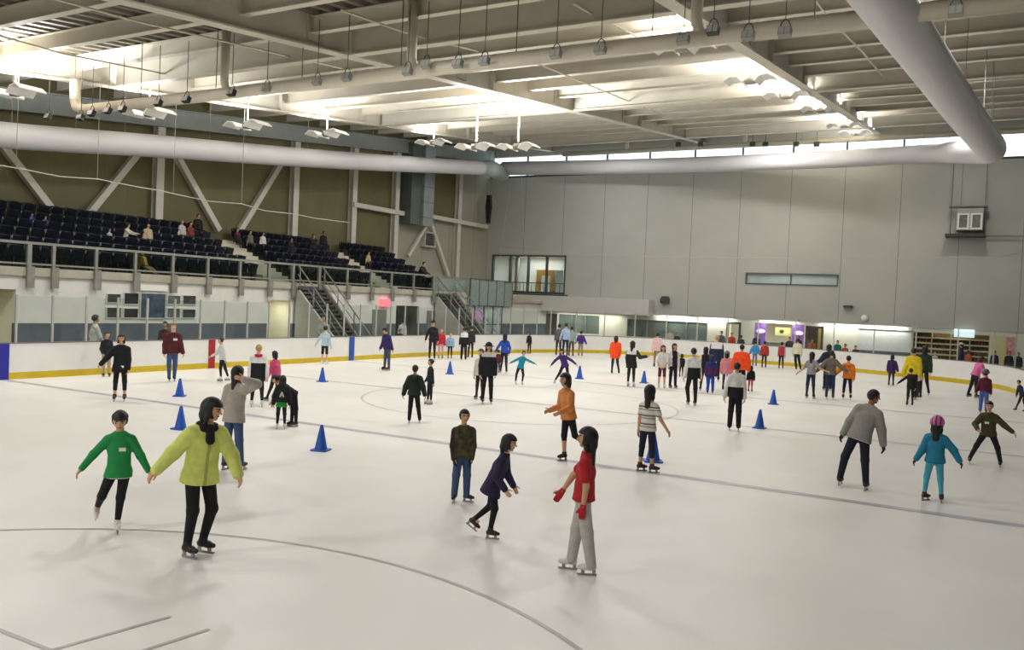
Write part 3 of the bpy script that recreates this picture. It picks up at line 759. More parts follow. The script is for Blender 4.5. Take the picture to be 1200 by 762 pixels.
# stairs from the stand down to the concourse
def stair(label, ya, yb2):
    t = thing('staircase', label, 'staircase', (SW+2, ya, 0))
    n = 17; run = 3.2/n; rise = 3.3/n; x0 = XE+.05
    for k in range(n):
        bm = B(); bx(bm, (x0+run*k, ya+.12, 3.3-rise*(k+1)-.12), (x0+run*(k+1)+.03, yb2-.12, 3.3-rise*(k+1)+.02)); bx(bm, (x0+run*k, ya+.12, 3.3-rise*(k+1)), (x0+run*k+.03, yb2-.12, 3.3-rise*k-.05))
        wobj('step', bm, mat('#4a4a46', .7, var=.1, scale=4), t)
    xe = x0+3.2
    bm = B(); add_prism(bm, [(x0, ya, 0), (xe, ya, 0), (xe, ya, .18), (x0+.15, ya, 3.05), (x0, ya, 3.05)], (0, .12, 0)); wobj('side_wall', bm, mat('#a9a79e', .75, var=.06, scale=2), t)
    bm = B(); add_prism(bm, [(xe-.2, yb2-.12, 0), (xe+.1, yb2-.12, 0), (x0+.15, yb2-.12, 3.35), (x0-.0, yb2-.12, 3.35), (x0, yb2-.12, 3.0)], (0, .12, 0)); wobj('stringer', bm, mat('#77756c', .6), t)
    for y in (ya+.06, yb2-.06):
        bm = B(); add_tube(bm, [(x0, y, 4.25), (xe, y, 1.0), (xe+.25, y, .95)], .035, 8); wobj('hand_rail', bm, RAILM, t)
        bm = B(); add_tube(bm, [(x0, y, 3.8), (xe, y, .55)], .02, 8); wobj('mid_rail', bm, RAILM, t)
        for q in (.05, .33, .66, .98):
            bm = B(); add_tube(bm, [(x0+3.2*q, y, 3.2-3.3*q), (x0+3.2*q, y, 4.22-3.27*q)], .03, 8); wobj('post', bm, RAILM, t)
stair('grey stair with handrails coming down beside the lit doorway', yv(346, 345, XE), yv(377, 342, XE))
stair('grey stair with handrails under the frosted balcony end', yv(510, 340, XE), yv(532, 345, XE))
bm = B(); q = onx(451, 355, SW+.1); bx(bm, (SW, q[1]-.36, q[2]-.2), (SW+.2, q[1]+.36, q[2]+.2)); tag(obj('exit_light', bm, mat('#f2707a', .4, emit=.9)), 'glowing pink red exit light above the doors under the stand', 'light')
# glazed lobby front under the balcony with two posters
y0, y1 = yv(520, 370, XE), yv(588, 370, XE)
L_ = thing('lobby_glazing', 'glass lobby front under the balcony with thin dark bars', 'glazing', (SW+.1, (y0+y1)/2, 0))
bm = B(); bx(bm, (SW+.06, y0, .1), (SW+.08, y1, 2.6)); wobj('pane', bm, mat('#aab7ba', .15, var=.2, scale=2), L_)
for k in range(7):
    y = y0+(y1-y0)*k/6; bm = B(); bx(bm, (SW+.05, y-.04, 0), (SW+.13, y+.04, 2.65)); wobj('mullion', bm, mat('#4a5256', .5), L_)
for z in (.08, 1.4, 2.6):
    bm = B(); bx(bm, (SW+.05, y0, z-.035), (SW+.12, y1, z+.035)); wobj('transom', bm, mat('#4a5256', .5), L_)
for x, y, hx, lb in ((548, 368, '#a5532e', 'orange poster on the lobby glass under the balcony'), (561, 370, '#d88fd8', 'pink poster on the lobby glass under the balcony'), (533, 367, '#a8707c', 'dull red poster left of the orange one on the lobby glass')):
    q = onx(x, y, SW+.16); bm = B(); bx(bm, (SW+.08, q[1]-.42, q[2]-.3), (SW+.095, q[1]+.42, q[2]+.3)); tag(obj('poster', bm, mat(hx, .5, var=.3, scale=5)), lb, 'poster')
# ------------------------------------------------------------------ outer left wall and its steel frame
ly = lambda x, y, X=LW: onx(x, y, X)
def wall_panels(name, hexc, p, axis, jhex, var=.1):
    m = bpy.data.materials.new(name); m.use_nodes = True; nt = m.node_tree; b = nt.nodes['Principled BSDF']; b.inputs['Roughness'].default_value = .75
    tc = nt.nodes.new('ShaderNodeTexCoord'); s = nt.nodes.new('ShaderNodeSeparateXYZ'); nt.links.new(tc.outputs['Object'], s.inputs[0])
    a = nt.nodes.new('ShaderNodeMath'); a.operation = 'ADD'; a.inputs[1].default_value = p[1]; nt.links.new(s.outputs[axis], a.inputs[0])
    d = nt.nodes.new('ShaderNodeMath'); d.operation = 'DIVIDE'; d.inputs[1].default_value = p[0]; nt.links.new(a.outputs[0], d.inputs[0])
    f = nt.nodes.new('ShaderNodeMath'); f.operation = 'FRACT'; nt.links.new(d.outputs[0], f.inputs[0])
    l = nt.nodes.new('ShaderNodeMath'); l.operation = 'LESS_THAN'; l.inputs[1].default_value = p[2]; nt.links.new(f.outputs[0], l.inputs[0])
    n = nt.nodes.new('ShaderNodeTexNoise'); n.inputs['Scale'].default_value = .6; n.inputs['Detail'].default_value = 5; nt.links.new(tc.outputs['Object'], n.inputs['Vector'])
    r = nt.nodes.new('ShaderNodeValToRGB'); c = lin(hexc); r.color_ramp.elements[0].position = .3; r.color_ramp.elements[1].position = .7
    r.color_ramp.elements[0].color = (*[x*(1-var) for x in c], 1); r.color_ramp.elements[1].color = (*[x*(1+var) for x in c], 1); nt.links.new(n.outputs['Fac'], r.inputs['Fac'])
    mx = nt.nodes.new('ShaderNodeMix'); mx.data_type = 'RGBA'; nt.links.new(l.outputs[0], mx.inputs['Factor']); nt.links.new(r.outputs['Color'], mx.inputs['A']); mx.inputs['B'].default_value = (*lin(jhex), 1)
    nt.links.new(mx.outputs['Result'], b.inputs['Base Color']); return m
OLIVE = wall_panels('olive_panels', '#686342', (1.15, .1, .012), 'Y', '#5b5739', .12)
BEIGE = wall_panels('beige_panels', '#9c998a', (3.2, .1, .01), 'Y', '#6c6a60', .05)
yc4 = float(ly(462, 250)[1]); yc5 = float(ly(538, 250)[1]); yhb = 8.25
bm = B(); bx(bm, (LW, 0, 2), (LW-.25, yc4, 15)); bx(bm, (LW, yc4, 8.6), (LW-.25, yc5, 15)); bmesh.ops.remove_doubles(bm, verts=bm.verts, dist=1e-4); struct('wall_left', bm, OLIVE)
bm = B(); bx(bm, (LW+.001, yc4, 0), (LW-.25, yc5, 8.6)); bx(bm, (LW+.001, yc5, 0), (LW-.25, YB+.3, 15.5)); struct('wall_left_far', bm, BEIGE)
W_ = thing('wall_frame', 'pale steel columns, diagonal braces and beams against the olive wall', 'steel frame', (LW+.3, 35, 5.2))
CX = LW+.24
for x0, x1, hx in ((178, 192, 0), (340, 350, 0), (409, 419, 0), (457, 471, 0), (531, 545, 0), (-80, -70, 0)):
    ya, yb_ = float(ly(x0, 225, CX)[1]), float(ly(x1, 225, CX)[1]); zt = zr((ya+yb_)/2)+.2
    bm = B(); yc = (ya+yb_)/2; zb = 5.24 if yc < 44 else 3.4; hw = min(.2, (yb_-ya)/2*.62)
    # H section column: two flanges and a web in one piece
    fl_ = .035
    prof = [(-hw, -.2), (hw, -.2), (hw, -.2+fl_), (.02, -.2+fl_), (.02, .16-fl_), (hw, .16-fl_), (hw, .16), (-hw, .16), (-hw, .16-fl_), (-.02, .16-fl_), (-.02, -.2+fl_), (-hw, -.2+fl_)]
    add_prism(bm, [(CX+b_, yc+a_, zb) for a_, b_ in prof], (0, 0, zt-zb)); wobj('column', bm, STEEL, W_)
def brace(p, q, r=.14):
    a = onx(*p, CX-.05); b = onx(*q, CX-.05); bm = B(); add_tube(bm, [a, b], r, square=True, up=(1, 0, 0)); wobj('diagonal_brace', bm, STEEL, W_)
brace((-8, 157), (62, 248)); brace((166, 174), (104, 250)); brace((203, 176), (256, 270)); brace((332, 186), (277, 276)); brace((372, 182), (430, 280), .08) if False else None
brace((503, 258), (478, 300), .11); brace((503, 258), (525, 324), .13)
for p, q in (((413, 239), (472, 251)), ((499, 253), (570, 266))):
    a = onx(*p, CX+.1); b = onx(*q, CX+.1); z = (a[2]+b[2])/2
    bm = B(); add_tube(bm, [(CX+.12, a[1], z), (CX+.12, min(b[1], YB-.1), z)], .14, square=True); wobj('horizontal_beam', bm, STEEL, W_)
bm = B(); add_ibeam(bm, (LW+.5, 2, zr(2)-.62), (LW+.5, YB-.3, zr(YB-.3)-.62), .85, .4, .05, .04); wobj('eaves_beam', bm, mat('#9aa09a', .5, var=.05, scale=2), W_)
# ventilation duct riser and louvre near the corner
a = onx(472, 262, LW+.3); b = onx(498, 213, LW+.3)
V_ = thing('duct_riser', 'tall silver metal duct riser on the left wall near the far corner', 'duct', (LW+.5, (a[1]+b[1])/2, a[2]))
ym = a[1]+(b[1]-a[1])*.5
bm = B(); bx(bm, (LW+.28, ym, a[2]), (LW+1.1, b[1], b[2]+2.2)); wobj('casing', bm, mat('#a8adaf', .35, .6, var=.1, scale=2), V_)
bm = B(); bx(bm, (LW+.05, a[1], a[2]), (LW+.9, ym-.02, b[2]+2.2)); wobj('casing', bm, mat('#5f6a63', .5, .2, var=.1, scale=2), V_)
for k in range(3):
    z = a[2]+(b[2]-a[2])*(k+.5)/3; bm = B(); bx(bm, (LW+.26, ym-.01, z), (LW+1.13, b[1]+.02, z+.06)); wobj('seam_flange', bm, mat('#8b9193', .35, .6), V_)
a = onx(494, 289, LW+.1); b = onx(508, 273, LW+.1)
v = thing('wall_louvre', 'small square grey wall louvre under the silver duct riser', 'vent', (LW+.1, (a[1]+b[1])/2, a[2]))
bm = B(); y0, y1, z0, z1 = a[1], b[1], a[2], b[2]
for p, q in (((y0, z0), (y1, z0+.1)), ((y0, z1-.1), (y1, z1)), ((y0, z0+.1), (y0+.1, z1-.1)), ((y1-.1, z0+.1), (y1, z1-.1))): bx(bm, (LW+.01, *p), (LW+.35, *q))
bmesh.ops.remove_doubles(bm, verts=bm.verts, dist=1e-5); wobj('frame', bm, mat('#b5b3a6', .5), v)
for k in range(6):
    z = z0+.1+(z1-z0-.2)*(k+.5)/6; bm = B(); add_prism(bm, [(LW+.05, y0+.1, z+.06), (LW+.06, y0+.1, z+.08), (LW+.3, y0+.1, z-.05), (LW+.29, y0+.1, z-.07)], (0, y1-y0-.2, 0)); wobj('slat', bm, mat('#7d7b70', .5), v)
# ------------------------------------------------------------------ far end wall
jx = [float(ony(x, 260, YB)[0]) for x in (660, 703, 758.5, 812, 869, 928, 991, 1057, 1125)]
sp = (jx[-1]-jx[0])/8
ZT, ZB = 12.25, 2.46
GW = wall_panels('grey_panels', '#b2b2aa', (sp, 60*sp-jx[0]+.02, .012), 'X', '#7f7f7a', .04)
win = [float(ony(577, 320, YB)[0]), float(ony(662, 320, YB)[0]), 3.72, 6.42]
slit = [float(ony(875, 326, YB)[0]), float(ony(981, 328, YB)[0]), float(ony(930, 333, YB)[2]), float(ony(930, 322, YB)[2])]
bm = B(); rect_wall(bm, 1, YB, .25, LW, 12, ZB, ZT, [win, slit]); struct('wall_far', bm, GW)
bm = B(); bx(bm, (LW, YB-.02, ZT), (12, YB+.3, ZT+.14)); struct('trim_%d' % (TR[0]+1), bm, mat('#3f4440', .5)); TR[0] += 1
# clerestory: strip window over the wall
C_ = tag(obj('window_1', (lambda b: (bx(b, (LW, YB+.12, ZT+.14), (12, YB+.14, 13.8)), b)[1])(B()), glass_mat('sky_pane', '#eef6f8', .04)), None, None, None, 'structure')
for k in range(-3, 14):
    x = jx[0]+sp*k
    if x < LW: continue
    bm = B(); bx(bm, (x-.05, YB+.02, ZT+.14), (x+.05, YB+.2, 13.8)); obj('mullion', bm, mat('#5b6260', .5), C_)
bm = B(); bx(bm, (LW, YB-.02, 13.8), (12, YB+.3, 15.3)); TR[0] += 1; struct('trim_%d' % TR[0], bm, mat('#b9b6aa', .6))
# mezzanine window with its lit room behind
bm = B(); x0, x1, z0, z1 = win
bx(bm, (x0-.1, YB+2.6, z0-.1), (x1+.1, YB+2.7, z1+.1)); bx(bm, (x0-.2, YB+.25, z0-.2), (x0-.1, YB+2.7, z1+.1)); bx(bm, (x1+.1, YB+.25, z0-.2), (x1+.2, YB+2.7, z1+.1)); bx(bm, (x0-.1, YB+.25, z0-.2), (x1+.1, YB+2.7, z0-.1)); bx(bm, (x0-.1, YB+.25, z1), (x1+.1, YB+2.7, z1+.1))
struct('wall_mezzanine', bm, mat('#d8d6cc', .7))
lamp('mezzanine_lamp', ((x0+x1)/2, YB+1.4, z1-.05), 110, 3.2, sy=1.2)
w = struct('window_2', (lambda b: (bx(b, (x0, YB+.1, z0), (x1, YB+.12, z1)), b)[1])(B()), glass_mat('mezzanine_pane', '#e8eeee', .07))
for k in range(5):
    x = x0+(x1-x0)*k/4; bm = B(); bx(bm, (x-.06, YB-.03, z0), (x+.06, YB+.2, z1)); obj('mullion', bm, mat('#47504f', .5), w)
for z in (z0, z1):
    bm = B(); bx(bm, (x0-.06, YB-.03, z-.06), (x1+.06, YB+.2, z+.06)); obj('window_rail', bm, mat('#47504f', .5), w)
bm = B(); bx(bm, (x0+2.9, YB+1.7, z0), (x0+4.2, YB+2.3, z0+1.75)); bx(bm, (x0+2.88, YB+1.66, z0+.85), (x0+4.22, YB+1.7, z0+.9)); tag(obj('wooden_cabinet', bm, mat('#a97a34', .5, var=.1)), 'tan wooden cabinet behind the mezzanine window', 'cabinet')
bm = B(); bx(bm, (x0+3.55, YB+1.3, z0+.0), (x0+4.25, YB+1.36, z0+1.3)); bx(bm, (x0+3.6, YB+1.36, z0), (x0+4.2, YB+1.55, z0+.08)); tag(obj('standing_panel', bm, mat('#e8e6e0', .6)), 'white standing panel in front of the wooden cabinet', 'panel')
bm = B(); bx(bm, (x0+4.9, YB+1.0, z0), (x0+5.5, YB+1.05, z0+1.7)); bx(bm, (x0+4.95, YB+1.05, z0), (x0+5.45, YB+1.3, z0+.08)); tag(obj('notice_board', bm, mat('#d6d6d2', .6)), 'pale standing board behind the right mezzanine pane', 'panel')
bm = B(); add_tube(bm, [(x0+1.75, YB+.7, z0), (x0+1.75, YB+.7, z1)], .16, 14); tag(obj('round_column', bm, mat('#b9ad98', .6)), 'beige round column behind the mezzanine window', 'column')
b_ = thing('balcony_rail', 'thin dark balcony rail in front of the mezzanine window', 'railing', ((x0+x1)/2+.7, YB-.4, 3.62))
for k in range(16):
    x = x0+1.35+(x1-x0-1.2)*k/15; bm = B(); add_tube(bm, [(x, YB-.4, 3.6), (x, YB-.4, 4.4)], .02, 6); wobj('baluster', bm, mat('#54544e', .5), b_)
bm = B(); bx(bm, (x0+1.3, YB-.43, 4.38), (x1+.2, YB-.37, 4.44)); wobj('cap_rail', bm, mat('#54544e', .5), b_)
bm = B(); bx(bm, (x0-.6, YB-.6, 3.45), (x1+.3, YB-.001, 3.62)); wobj('ledge', bm, mat('#4c4f4c', .5), b_)
# long slit window
w = struct('window_3', (lambda b: (bx(b, (slit[0], YB+.1, slit[2]), (slit[1], YB+.12, slit[3])), b)[1])(B()), mat('#b9c6c4', .12, var=.1, scale=.7))
bm = B(); x0, x1, z0, z1 = slit
for p, q in (((x0-.08, z0-.08), (x1+.08, z0)), ((x0-.08, z1), (x1+.08, z1+.08)), ((x0-.08, z0), (x0, z1)), ((x1, z0), (x1+.08, z1)), (((x0+x1)/2-.03, z0), ((x0+x1)/2+.03, z1))):
    bx(bm, (p[0], YB-.04, p[1]), (q[0], YB+.14, q[1]))
bmesh.ops.remove_doubles(bm, verts=bm.verts, dist=1e-5); obj('window_frame', bm, mat('#5a625e', .5), w)
# white soffit box over the lobby
sx0, sx1 = float(ony(588, 355, YB-1)[0]), float(ony(760, 360, YB-1)[0])
bm = B(); bx(bm, (sx0, YB-1, 2.4), (sx1, YB-.001, 3.5)); struct('ceiling_lobby', bm, mat('#c6c5bf', .6))
# lower wall with shop fronts, doors and windows
LY = YB+.05
lx = lambda x, y=392: float(ony(x, y, LY)[0])
lz = lambda x, y: float(ony(x, y, LY)[2])
op = {}
def opening(k, xa, xb, z0, z1): op[k] = (lx(xa), lx(xb), z0, z1)
opening('d', 851, 868, -.03, 2.25); opening('w1', 655, 701, .9, 2.2); opening('w2', 735, 828, .9, 2.1); opening('s1', 884, 942, .3, 2.3); opening('db', 944, 965, -.03, 2.25); opening('sh', 1070, 1160, .3, 2.2); opening('e', 632, 652, -.03, 2.2)
bm = B(); rect_wall(bm, 1, LY, .2, SW, 12, -.03, ZB, list(op.values())); struct('wall_far_lower', bm, mat('#dedacb', .6, var=.03))
bm = B(); bx(bm, (SW, LY+3.0, -.03), (12, LY+3.1, ZB)); bx(bm, (SW, LY, ZB), (12, LY+3.1, ZB+.08)); struct('wall_shop_back', bm, mat('#e2d9bc', .7))
for x in (740, 860, 950, 1120): lamp('shop_lamp', (lx(x), LY+1.5, ZB-.02), 110, 2.0, col=(1, .93, .8))
lamp('lobby_lamp', (lx(690), YB-.5, 2.36), 90, 5, sy=.5, col=(1, .97, .88)); lamp('lobby_lamp', (lx(615), YB-.5, 2.36), 60, 2, sy=.5, col=(1, .95, .8))
def window_unit(n, k, hexg, nm, fr='#6f7674'):
    x0, x1, z0, z1 = op[k]
    w = struct('window_%d' % n, (lambda b: (bx(b, (x0, LY+.1, z0), (x1, LY+.12, z1)), b)[1])(B()), mat(hexg, .12, var=.25, scale=.8))
    for i in range(nm+1):
        x = x0+(x1-x0)*i/nm; bm = B(); bx(bm, (x-.04, LY-.02, z0), (x+.04, LY+.15, z1)); obj('mullion', bm, mat(fr, .5), w)
window_unit(4, 'w1', '#6d7671', 3); window_unit(5, 'w2', '#66706b', 4)
def framed_door(n, k, hexf, hexl):
    x0, x1, z0, z1 = op[k]; bm = B()
    bx(bm, (x0, LY-.05, 0), (x0+.14, LY+.1, z1)); bx(bm, (x1-.14, LY-.05, 0), (x1, LY+.1, z1)); bx(bm, (x0, LY-.05, z1-.14), (x1, LY+.1, z1))
    w = struct('door_%d' % n, bm, mat(hexf, .5)); bm = B(); bx(bm, (x0+.14, LY+.6, 0), (x1-.14, LY+.64, z1-.14)); obj('door_leaf', bm, mat(hexl, .5), w)
framed_door(6, 'd', '#3b3d40', '#d9d8d2'); framed_door(7, 'db', '#4a3c30', '#e6d08a'); framed_door(8, 'e', '#4d4a40', '#5d5a50')  # yellow leaf in the brown doorway: light inside painted as its colour
bm = B(); x0, x1, z0, z1 = op['db']; bx(bm, (x0+.14, LY+.0, 0), (x0+.75, LY+.08, z1-.14)); obj('door_leaf', bm, mat('#3d332b', .5), bpy.data.objects['door_7'])
# café front: two violet lit signs, a yellow menu board with a green patch
x0, x1, z0, z1 = op['s1']
bm = B(); bx(bm, (x0, LY+1.6, 0), (x1, LY+1.7, z1)); struct('wall_cafe', bm, mat('#cfc9bb', .7))
for xa, xb in ((884, 897), (928, 942)):
    a, b = lx(xa), lx(xb); t = thing('neon_panel', 'violet panel with glowing sign at the %s end of the café front' % ('left' if xa < 900 else 'right'), 'sign', ((a+b)/2, LY, .3))
    bm = B(); bx(bm, (a, LY+.02, .3), (b, LY+.1, z1)); wobj('panel', bm, mat('#8a62b4', .5, emit=.12), t)
    bm = B(); c = (a+b)/2; add_lathe(bm, [(.02, -.03), (.28, -.02), (.28, .02), (.02, .03)], seg=18, M=Matrix.Translation((c+.05, LY-.02, 1.75)) @ Matrix.Rotation(math.pi/2, 4, 'X') @ Matrix.Diagonal((1, .5, 1, 1))); wobj('glowing_sign', bm, mat('#e9c8f4', .4, emit=1.2), t)
a, b = lx(908), lx(926)
t = thing('menu_board', 'pale yellow board with a dark green patch over the café counter', 'sign', ((a+b)/2, LY, 1.6))
bm = B(); bx(bm, (a, LY+.0, 1.55), (b, LY+.06, 2.05)); wobj('board', bm, mat('#d9d58a', .5, emit=.25), t)
bm = B(); add_lathe(bm, [(.02, -.01), (.13, -.008), (.13, .008), (.02, .01)], seg=14, M=Matrix.Translation((a+.42, LY-.012, 1.82)) @ Matrix.Rotation(math.pi/2, 4, 'X')); wobj('green_patch', bm, mat('#3c5a20', .5), t)
bm = B(); bx(bm, (lx(897), LY+.1, .3), (lx(928), LY+.6, 1.05)); bx(bm, (lx(896), LY+.02, 1.05), (lx(929), LY+.7, 1.1)); tag(obj('cafe_counter', bm, mat('#a9a59a', .5)), 'grey café counter under the yellow board', 'counter')
# linear lights washing the white lower wall
for x, w in ((790, 'over the dark windows'), (838, 'left of the dark framed door'), (912, 'over the café front'), (985, 'over the plain white wall'), (1036, 'over the roller shutter')):
    t = thing('wall_light', 'slim white linear light low on the far wall, '+w, 'light fixture', (lx(x), YB-.3, 2.5), 0)
    hw = 1.3; bm = B(); add_prism(bm, [(lx(x)-hw, YB-.001, 2.62), (lx(x)-hw, YB-.26, 2.58), (lx(x)-hw, YB-.34, 2.5), (lx(x)-hw, YB-.3, 2.48), (lx(x)-hw, YB-.001, 2.56)], (2*hw, 0, 0)); wobj('housing', bm, mat('#a09f98', .5), t)
    lamp('wall_wash', (lx(x), YB-.22, 2.47), 34, 2.4, (.25, 0, 0), (1, .97, .88), .1)
# roller shutter
a, b = lx(1006), lx(1068); t = thing('roller_shutter', 'wide pale grey roller shutter between the white wall and the skate shelves', 'shutter', ((a+b)/2, LY-.05, .9))
bm = B(); bx(bm, (a, LY-.04, .95), (b, LY-.01, 2.3)); wobj('curtain', bm, mat('#d4d4d4', .45, var=.04), t)
bm = B(); bx(bm, (a-.05, LY-.12, 2.25), (b+.05, LY-.01, 2.4)); wobj('housing', bm, mat('#c6c6c2', .5), t)
bm = B(); bx(bm, (a, LY-.14, .78), (b, LY-.01, .95)); wobj('counter_ledge', bm, mat('#5c5f66', .5), t)
# skate hire shelves with skates
x0, x1, z0, z1 = op['sh']
t = thing('skate_shelves', 'wide pale shelf unit of the skate hire', 'shelf', ((x0+x1)/2, LY+.3, .3))
for k in range(6):
    bm = B(); bx(bm, (x0, LY+.25, z0+.32*k-.05), (x1, LY+.7, z0+.32*k+.03)); wobj('shelf', bm, mat('#cdbf8c', .6), t)
for k in range(5):
    x = x0+(x1-x0)*k/4; bm = B(); bx(bm, (x-.03, LY+.22, z0), (x+.03, LY+.7, z1)); wobj('upright', bm, mat('#b9aa78', .6), t)
bm = B(); bx(bm, (x0, LY+.7, z0), (x1, LY+.75, z1)); wobj('back_board', bm, mat('#5a4630', .7), t)
def skate_proto(hexc, lab, loc):
    o_ = thing('hire_skate', lab, 'ice skate', loc, 0, 'hire skates on the shelves')
    f = Field(); f.cone((0, 0, .24), (0, 0, .12), .055, .05, .02); f.cone((0, .02, .09), (0, -.1, .085), .05, .042, .03); f.cone((0, -.1, .085), (0, -.17, .08), .044, .032, .03); f.cut((0, 0, .055), (0, 0, -1))
    k = fmesh('boot', f.mesh(.018), [mat(hexc, .5)], o_)
    bm = B(); bx(bm, (-.004, .07, 0), (.004, -.2, .06)); obj('blade', bm, mat('#b0b0b0', .3, .9), o_); return o_
SKC = (('#7a1f1c', 'dark red'), ('#221a18', 'black'), ('#8a3a1e', 'rust red'))
pr = [None]*3; ns = 0
for r_ in range(1, 6):
    n = 22
    for k in range(n):
        x = x0+.12+(x1-x0-.24)*(k+.5)/n; c = (k//3+r_) % 3
        if min(abs(x-(x0+(x1-x0)*q/4)) for q in range(5)) < .09: continue
        lab = '%s hire skate standing on the skate hire shelves behind the boards' % SKC[c][1]; loc = (x, LY+.42, z0+.32*r_+.03-.32+.0)
        if pr[c] is None: pr[c] = skate_proto(SKC[c][0], lab, loc)
        else: dup(pr[c], loc, 0, lab, 'hire skates on the shelves')
        ns += 1
q = ony(1130, 391, YB-.35); t = thing('hire_sign', 'glowing pale blue sign box over the skate shelves', 'sign', (q[0], q[1], q[2]))
bm = B(); bx(bm, (q[0]-.52, q[1]-.1, q[2]-.22), (q[0]+.52, q[1]+.1, q[2]+.24)); wobj('light_box', bm, mat('#dbeef4', .4, emit=.9), t)
for s_ in (-.4, .4):
    bm = B(); bx(bm, (q[0]+s_-.02, q[1]-.02, q[2]+.24), (q[0]+s_+.02, q[1]+.4, q[2]+.28)); wobj('bracket', bm, STEEL, t)
a, b = lx(1163), lx(1180); bm = B(); bx(bm, (a, LY-.05, .5), (b, LY-.005, 2.2)); tag(obj('wall_panel', bm, mat('#d8cc94', .6)), 'pale yellow wall panel right of the skate shelves', 'panel')
a, b = lx(1183), lx(1188); bm = B(); bx(bm, (a-.1, LY-.05, 1.2), (b+.1, LY-.005, 2.2)); tag(obj('wall_poster', bm, mat('#cf8a8c', .6, var=.4, scale=4)), 'pink and white poster at the far right end of the far wall', 'poster')
# heater box on the far wall with its tray and pipe; clock, small boxes
q0 = ony(1113, 276, YB-.9); q1 = ony(1154, 248, YB-.9)
t = thing('wall_heater', 'white double fan heater box hung high on the far wall', 'heater', ((q0[0]+q1[0])/2, YB-.5, q0[2]))
hx0, hx1, hz0, hz1 = float(ony(1121, 260, YB-.9)[0]), float(ony(1152, 260, YB-.9)[0]), float(ony(1135, 270, YB-.9)[2]), float(ony(1135, 250, YB-.9)[2])
bm = B(); bx(bm, (hx0, YB-.85, hz0), (hx1, YB-.1, hz1+.3)); wobj('casing', bm, mat('#a5a59d', .5), t)
for k in range(2):
    xa = hx0+.03+(hx1-hx0)/2*k; xb = xa+(hx1-hx0)/2-.06; bm = B()
    for p, q in (((xa, hz0+.05), (xb, hz0+.15)), ((xa, hz1-.1), (xb, hz1)), ((xa, hz0+.15), (xa+.1, hz1-.1)), ((xb-.1, hz0+.15), (xb, hz1-.1))): bx(bm, (p[0], YB-.93, p[1]), (q[0], YB-.85, q[1]))
    bmesh.ops.remove_doubles(bm, verts=bm.verts, dist=1e-5); wobj('grille_frame', bm, mat('#e4e2da', .5), t)
    bm = B(); bx(bm, (xa+.1, YB-.87, hz0+.15), (xb-.1, YB-.86, hz1-.1)); wobj('grille', bm, mat('#6e6e66', .5, var=.4, scale=12), t)
bm = B(); bx(bm, (q0[0]-.25, YB-1.0, q0[2]-.06), (q1[0]+.1, YB-.001, q0[2]+.1)); wobj('tray', bm, mat('#3a3a36', .5), t)
bm = B(); bx(bm, (q0[0]-.1, YB-.9, hz1+.35), (q1[0]+.15, YB-.3, hz1+.42)); wobj('hood', bm, mat('#6a6a64', .5), t)
for s_ in (q0[0], q1[0]):
    bm = B(); add_tube(bm, [(s_, YB-.6, q0[2]+.1), (s_, YB-.6, ZT+.2)], .025, 6); wobj('hanger_rod', bm, mat('#77776f', .5), t)
bm = B(); add_tube(bm, [(q1[0]+.1, YB-.25, q0[2]+.03), (11, YB-.25, q0[2]+.03)], .05, 8); wobj('pipe', bm, mat('#8f8f87', .5), t)
q = ony(1013, 373, YB-.05); t = thing('wall_clock', 'round white clock low on the far wall above the shutter', 'clock', (q[0], YB-.05, q[2]))
bm = B(); Mx = Matrix.Translation((q[0], YB-.04, q[2])) @ Matrix.Rotation(math.pi/2, 4, 'X'); add_lathe(bm, [(.02, -.03), (.24, -.03), (.26, 0), (.24, .035), (.2, .03), (.02, .03)], seg=24, M=Mx); wobj('rim', bm, mat('#a9a9a2', .4), t)
bm = B(); add_lathe(bm, [(.01, .0), (.2, .0), (.2, .034), (.01, .034)], seg=24, M=Mx); wobj('dial', bm, mat('#ecebe4', .4), t)
for x, y, w, h, lb in ((779.5, 351, .29, .26, 'small dark speaker box on the far wall right of the white lobby ceiling'), (994, 359, .28, .06, 'thin dark bracket low on the far wall right of the slit window')):
    q = ony(x, y, YB-.1); bm = B(); bx(bm, (q[0]-w, YB-.3, q[2]-h), (q[0]+w, YB-.001, q[2]+h*.3)); bx(bm, (q[0]-w*.8, YB-.24, q[2]+h*.3), (q[0]+w*.8, YB-.001, q[2]+h*.8)); tag(obj('wall_box', bm, mat('#3e3e3a', .5)), lb, 'box')
# ------------------------------------------------------------------ roof
RF = thing('roof_frame', 'sloping cream steel roof frame of deep girders and cross beams', 'roof frame', (-13, 28, zr(28)))
GX = (-29.4, -18.1, -7.3, 3.6)
ROOFM = mat('#cac4b5', .55, var=.05, scale=1.5)
y0, y1 = -2, YB-.05
for i, gx in enumerate(GX):
    bm = B(); add_ibeam(bm, (gx, y0, zr(y0)), (gx, y1, zr(y1)), 1.15, .42, .05, .03); g = wobj('girder', bm, ROOFM, RF)
    for y in np.arange(3.5, 54, 7.86):
        z = zr(y)
        bm = B(); bx(bm, (gx-.06, y-.32, z+.2), (gx+.06, y+.32, z+.95)); o = obj('splice_plate', bm, mat('#bdb5a2', .5), g)
        bm = B()
        bx(bm, (gx-.2, y+2.0, z+.25), (gx+.2, y+2.04, z+1.25)); obj('stiffener', bm, ROOFM, g)
py0 = 13.9
for k in range(-5, 17):
    y = py0+2.62*k
    if y > YB-.2 or y < -1.5: continue
    z = zr(y)+.42
    bm = B(); add_ibeam(bm, (LW+.02, y, z), (11.9, y, z), .5, .24, .03, .025); wobj('cross_beam', bm, mat('#cfc8b8', .55, var=.04, scale=1.5), RF)
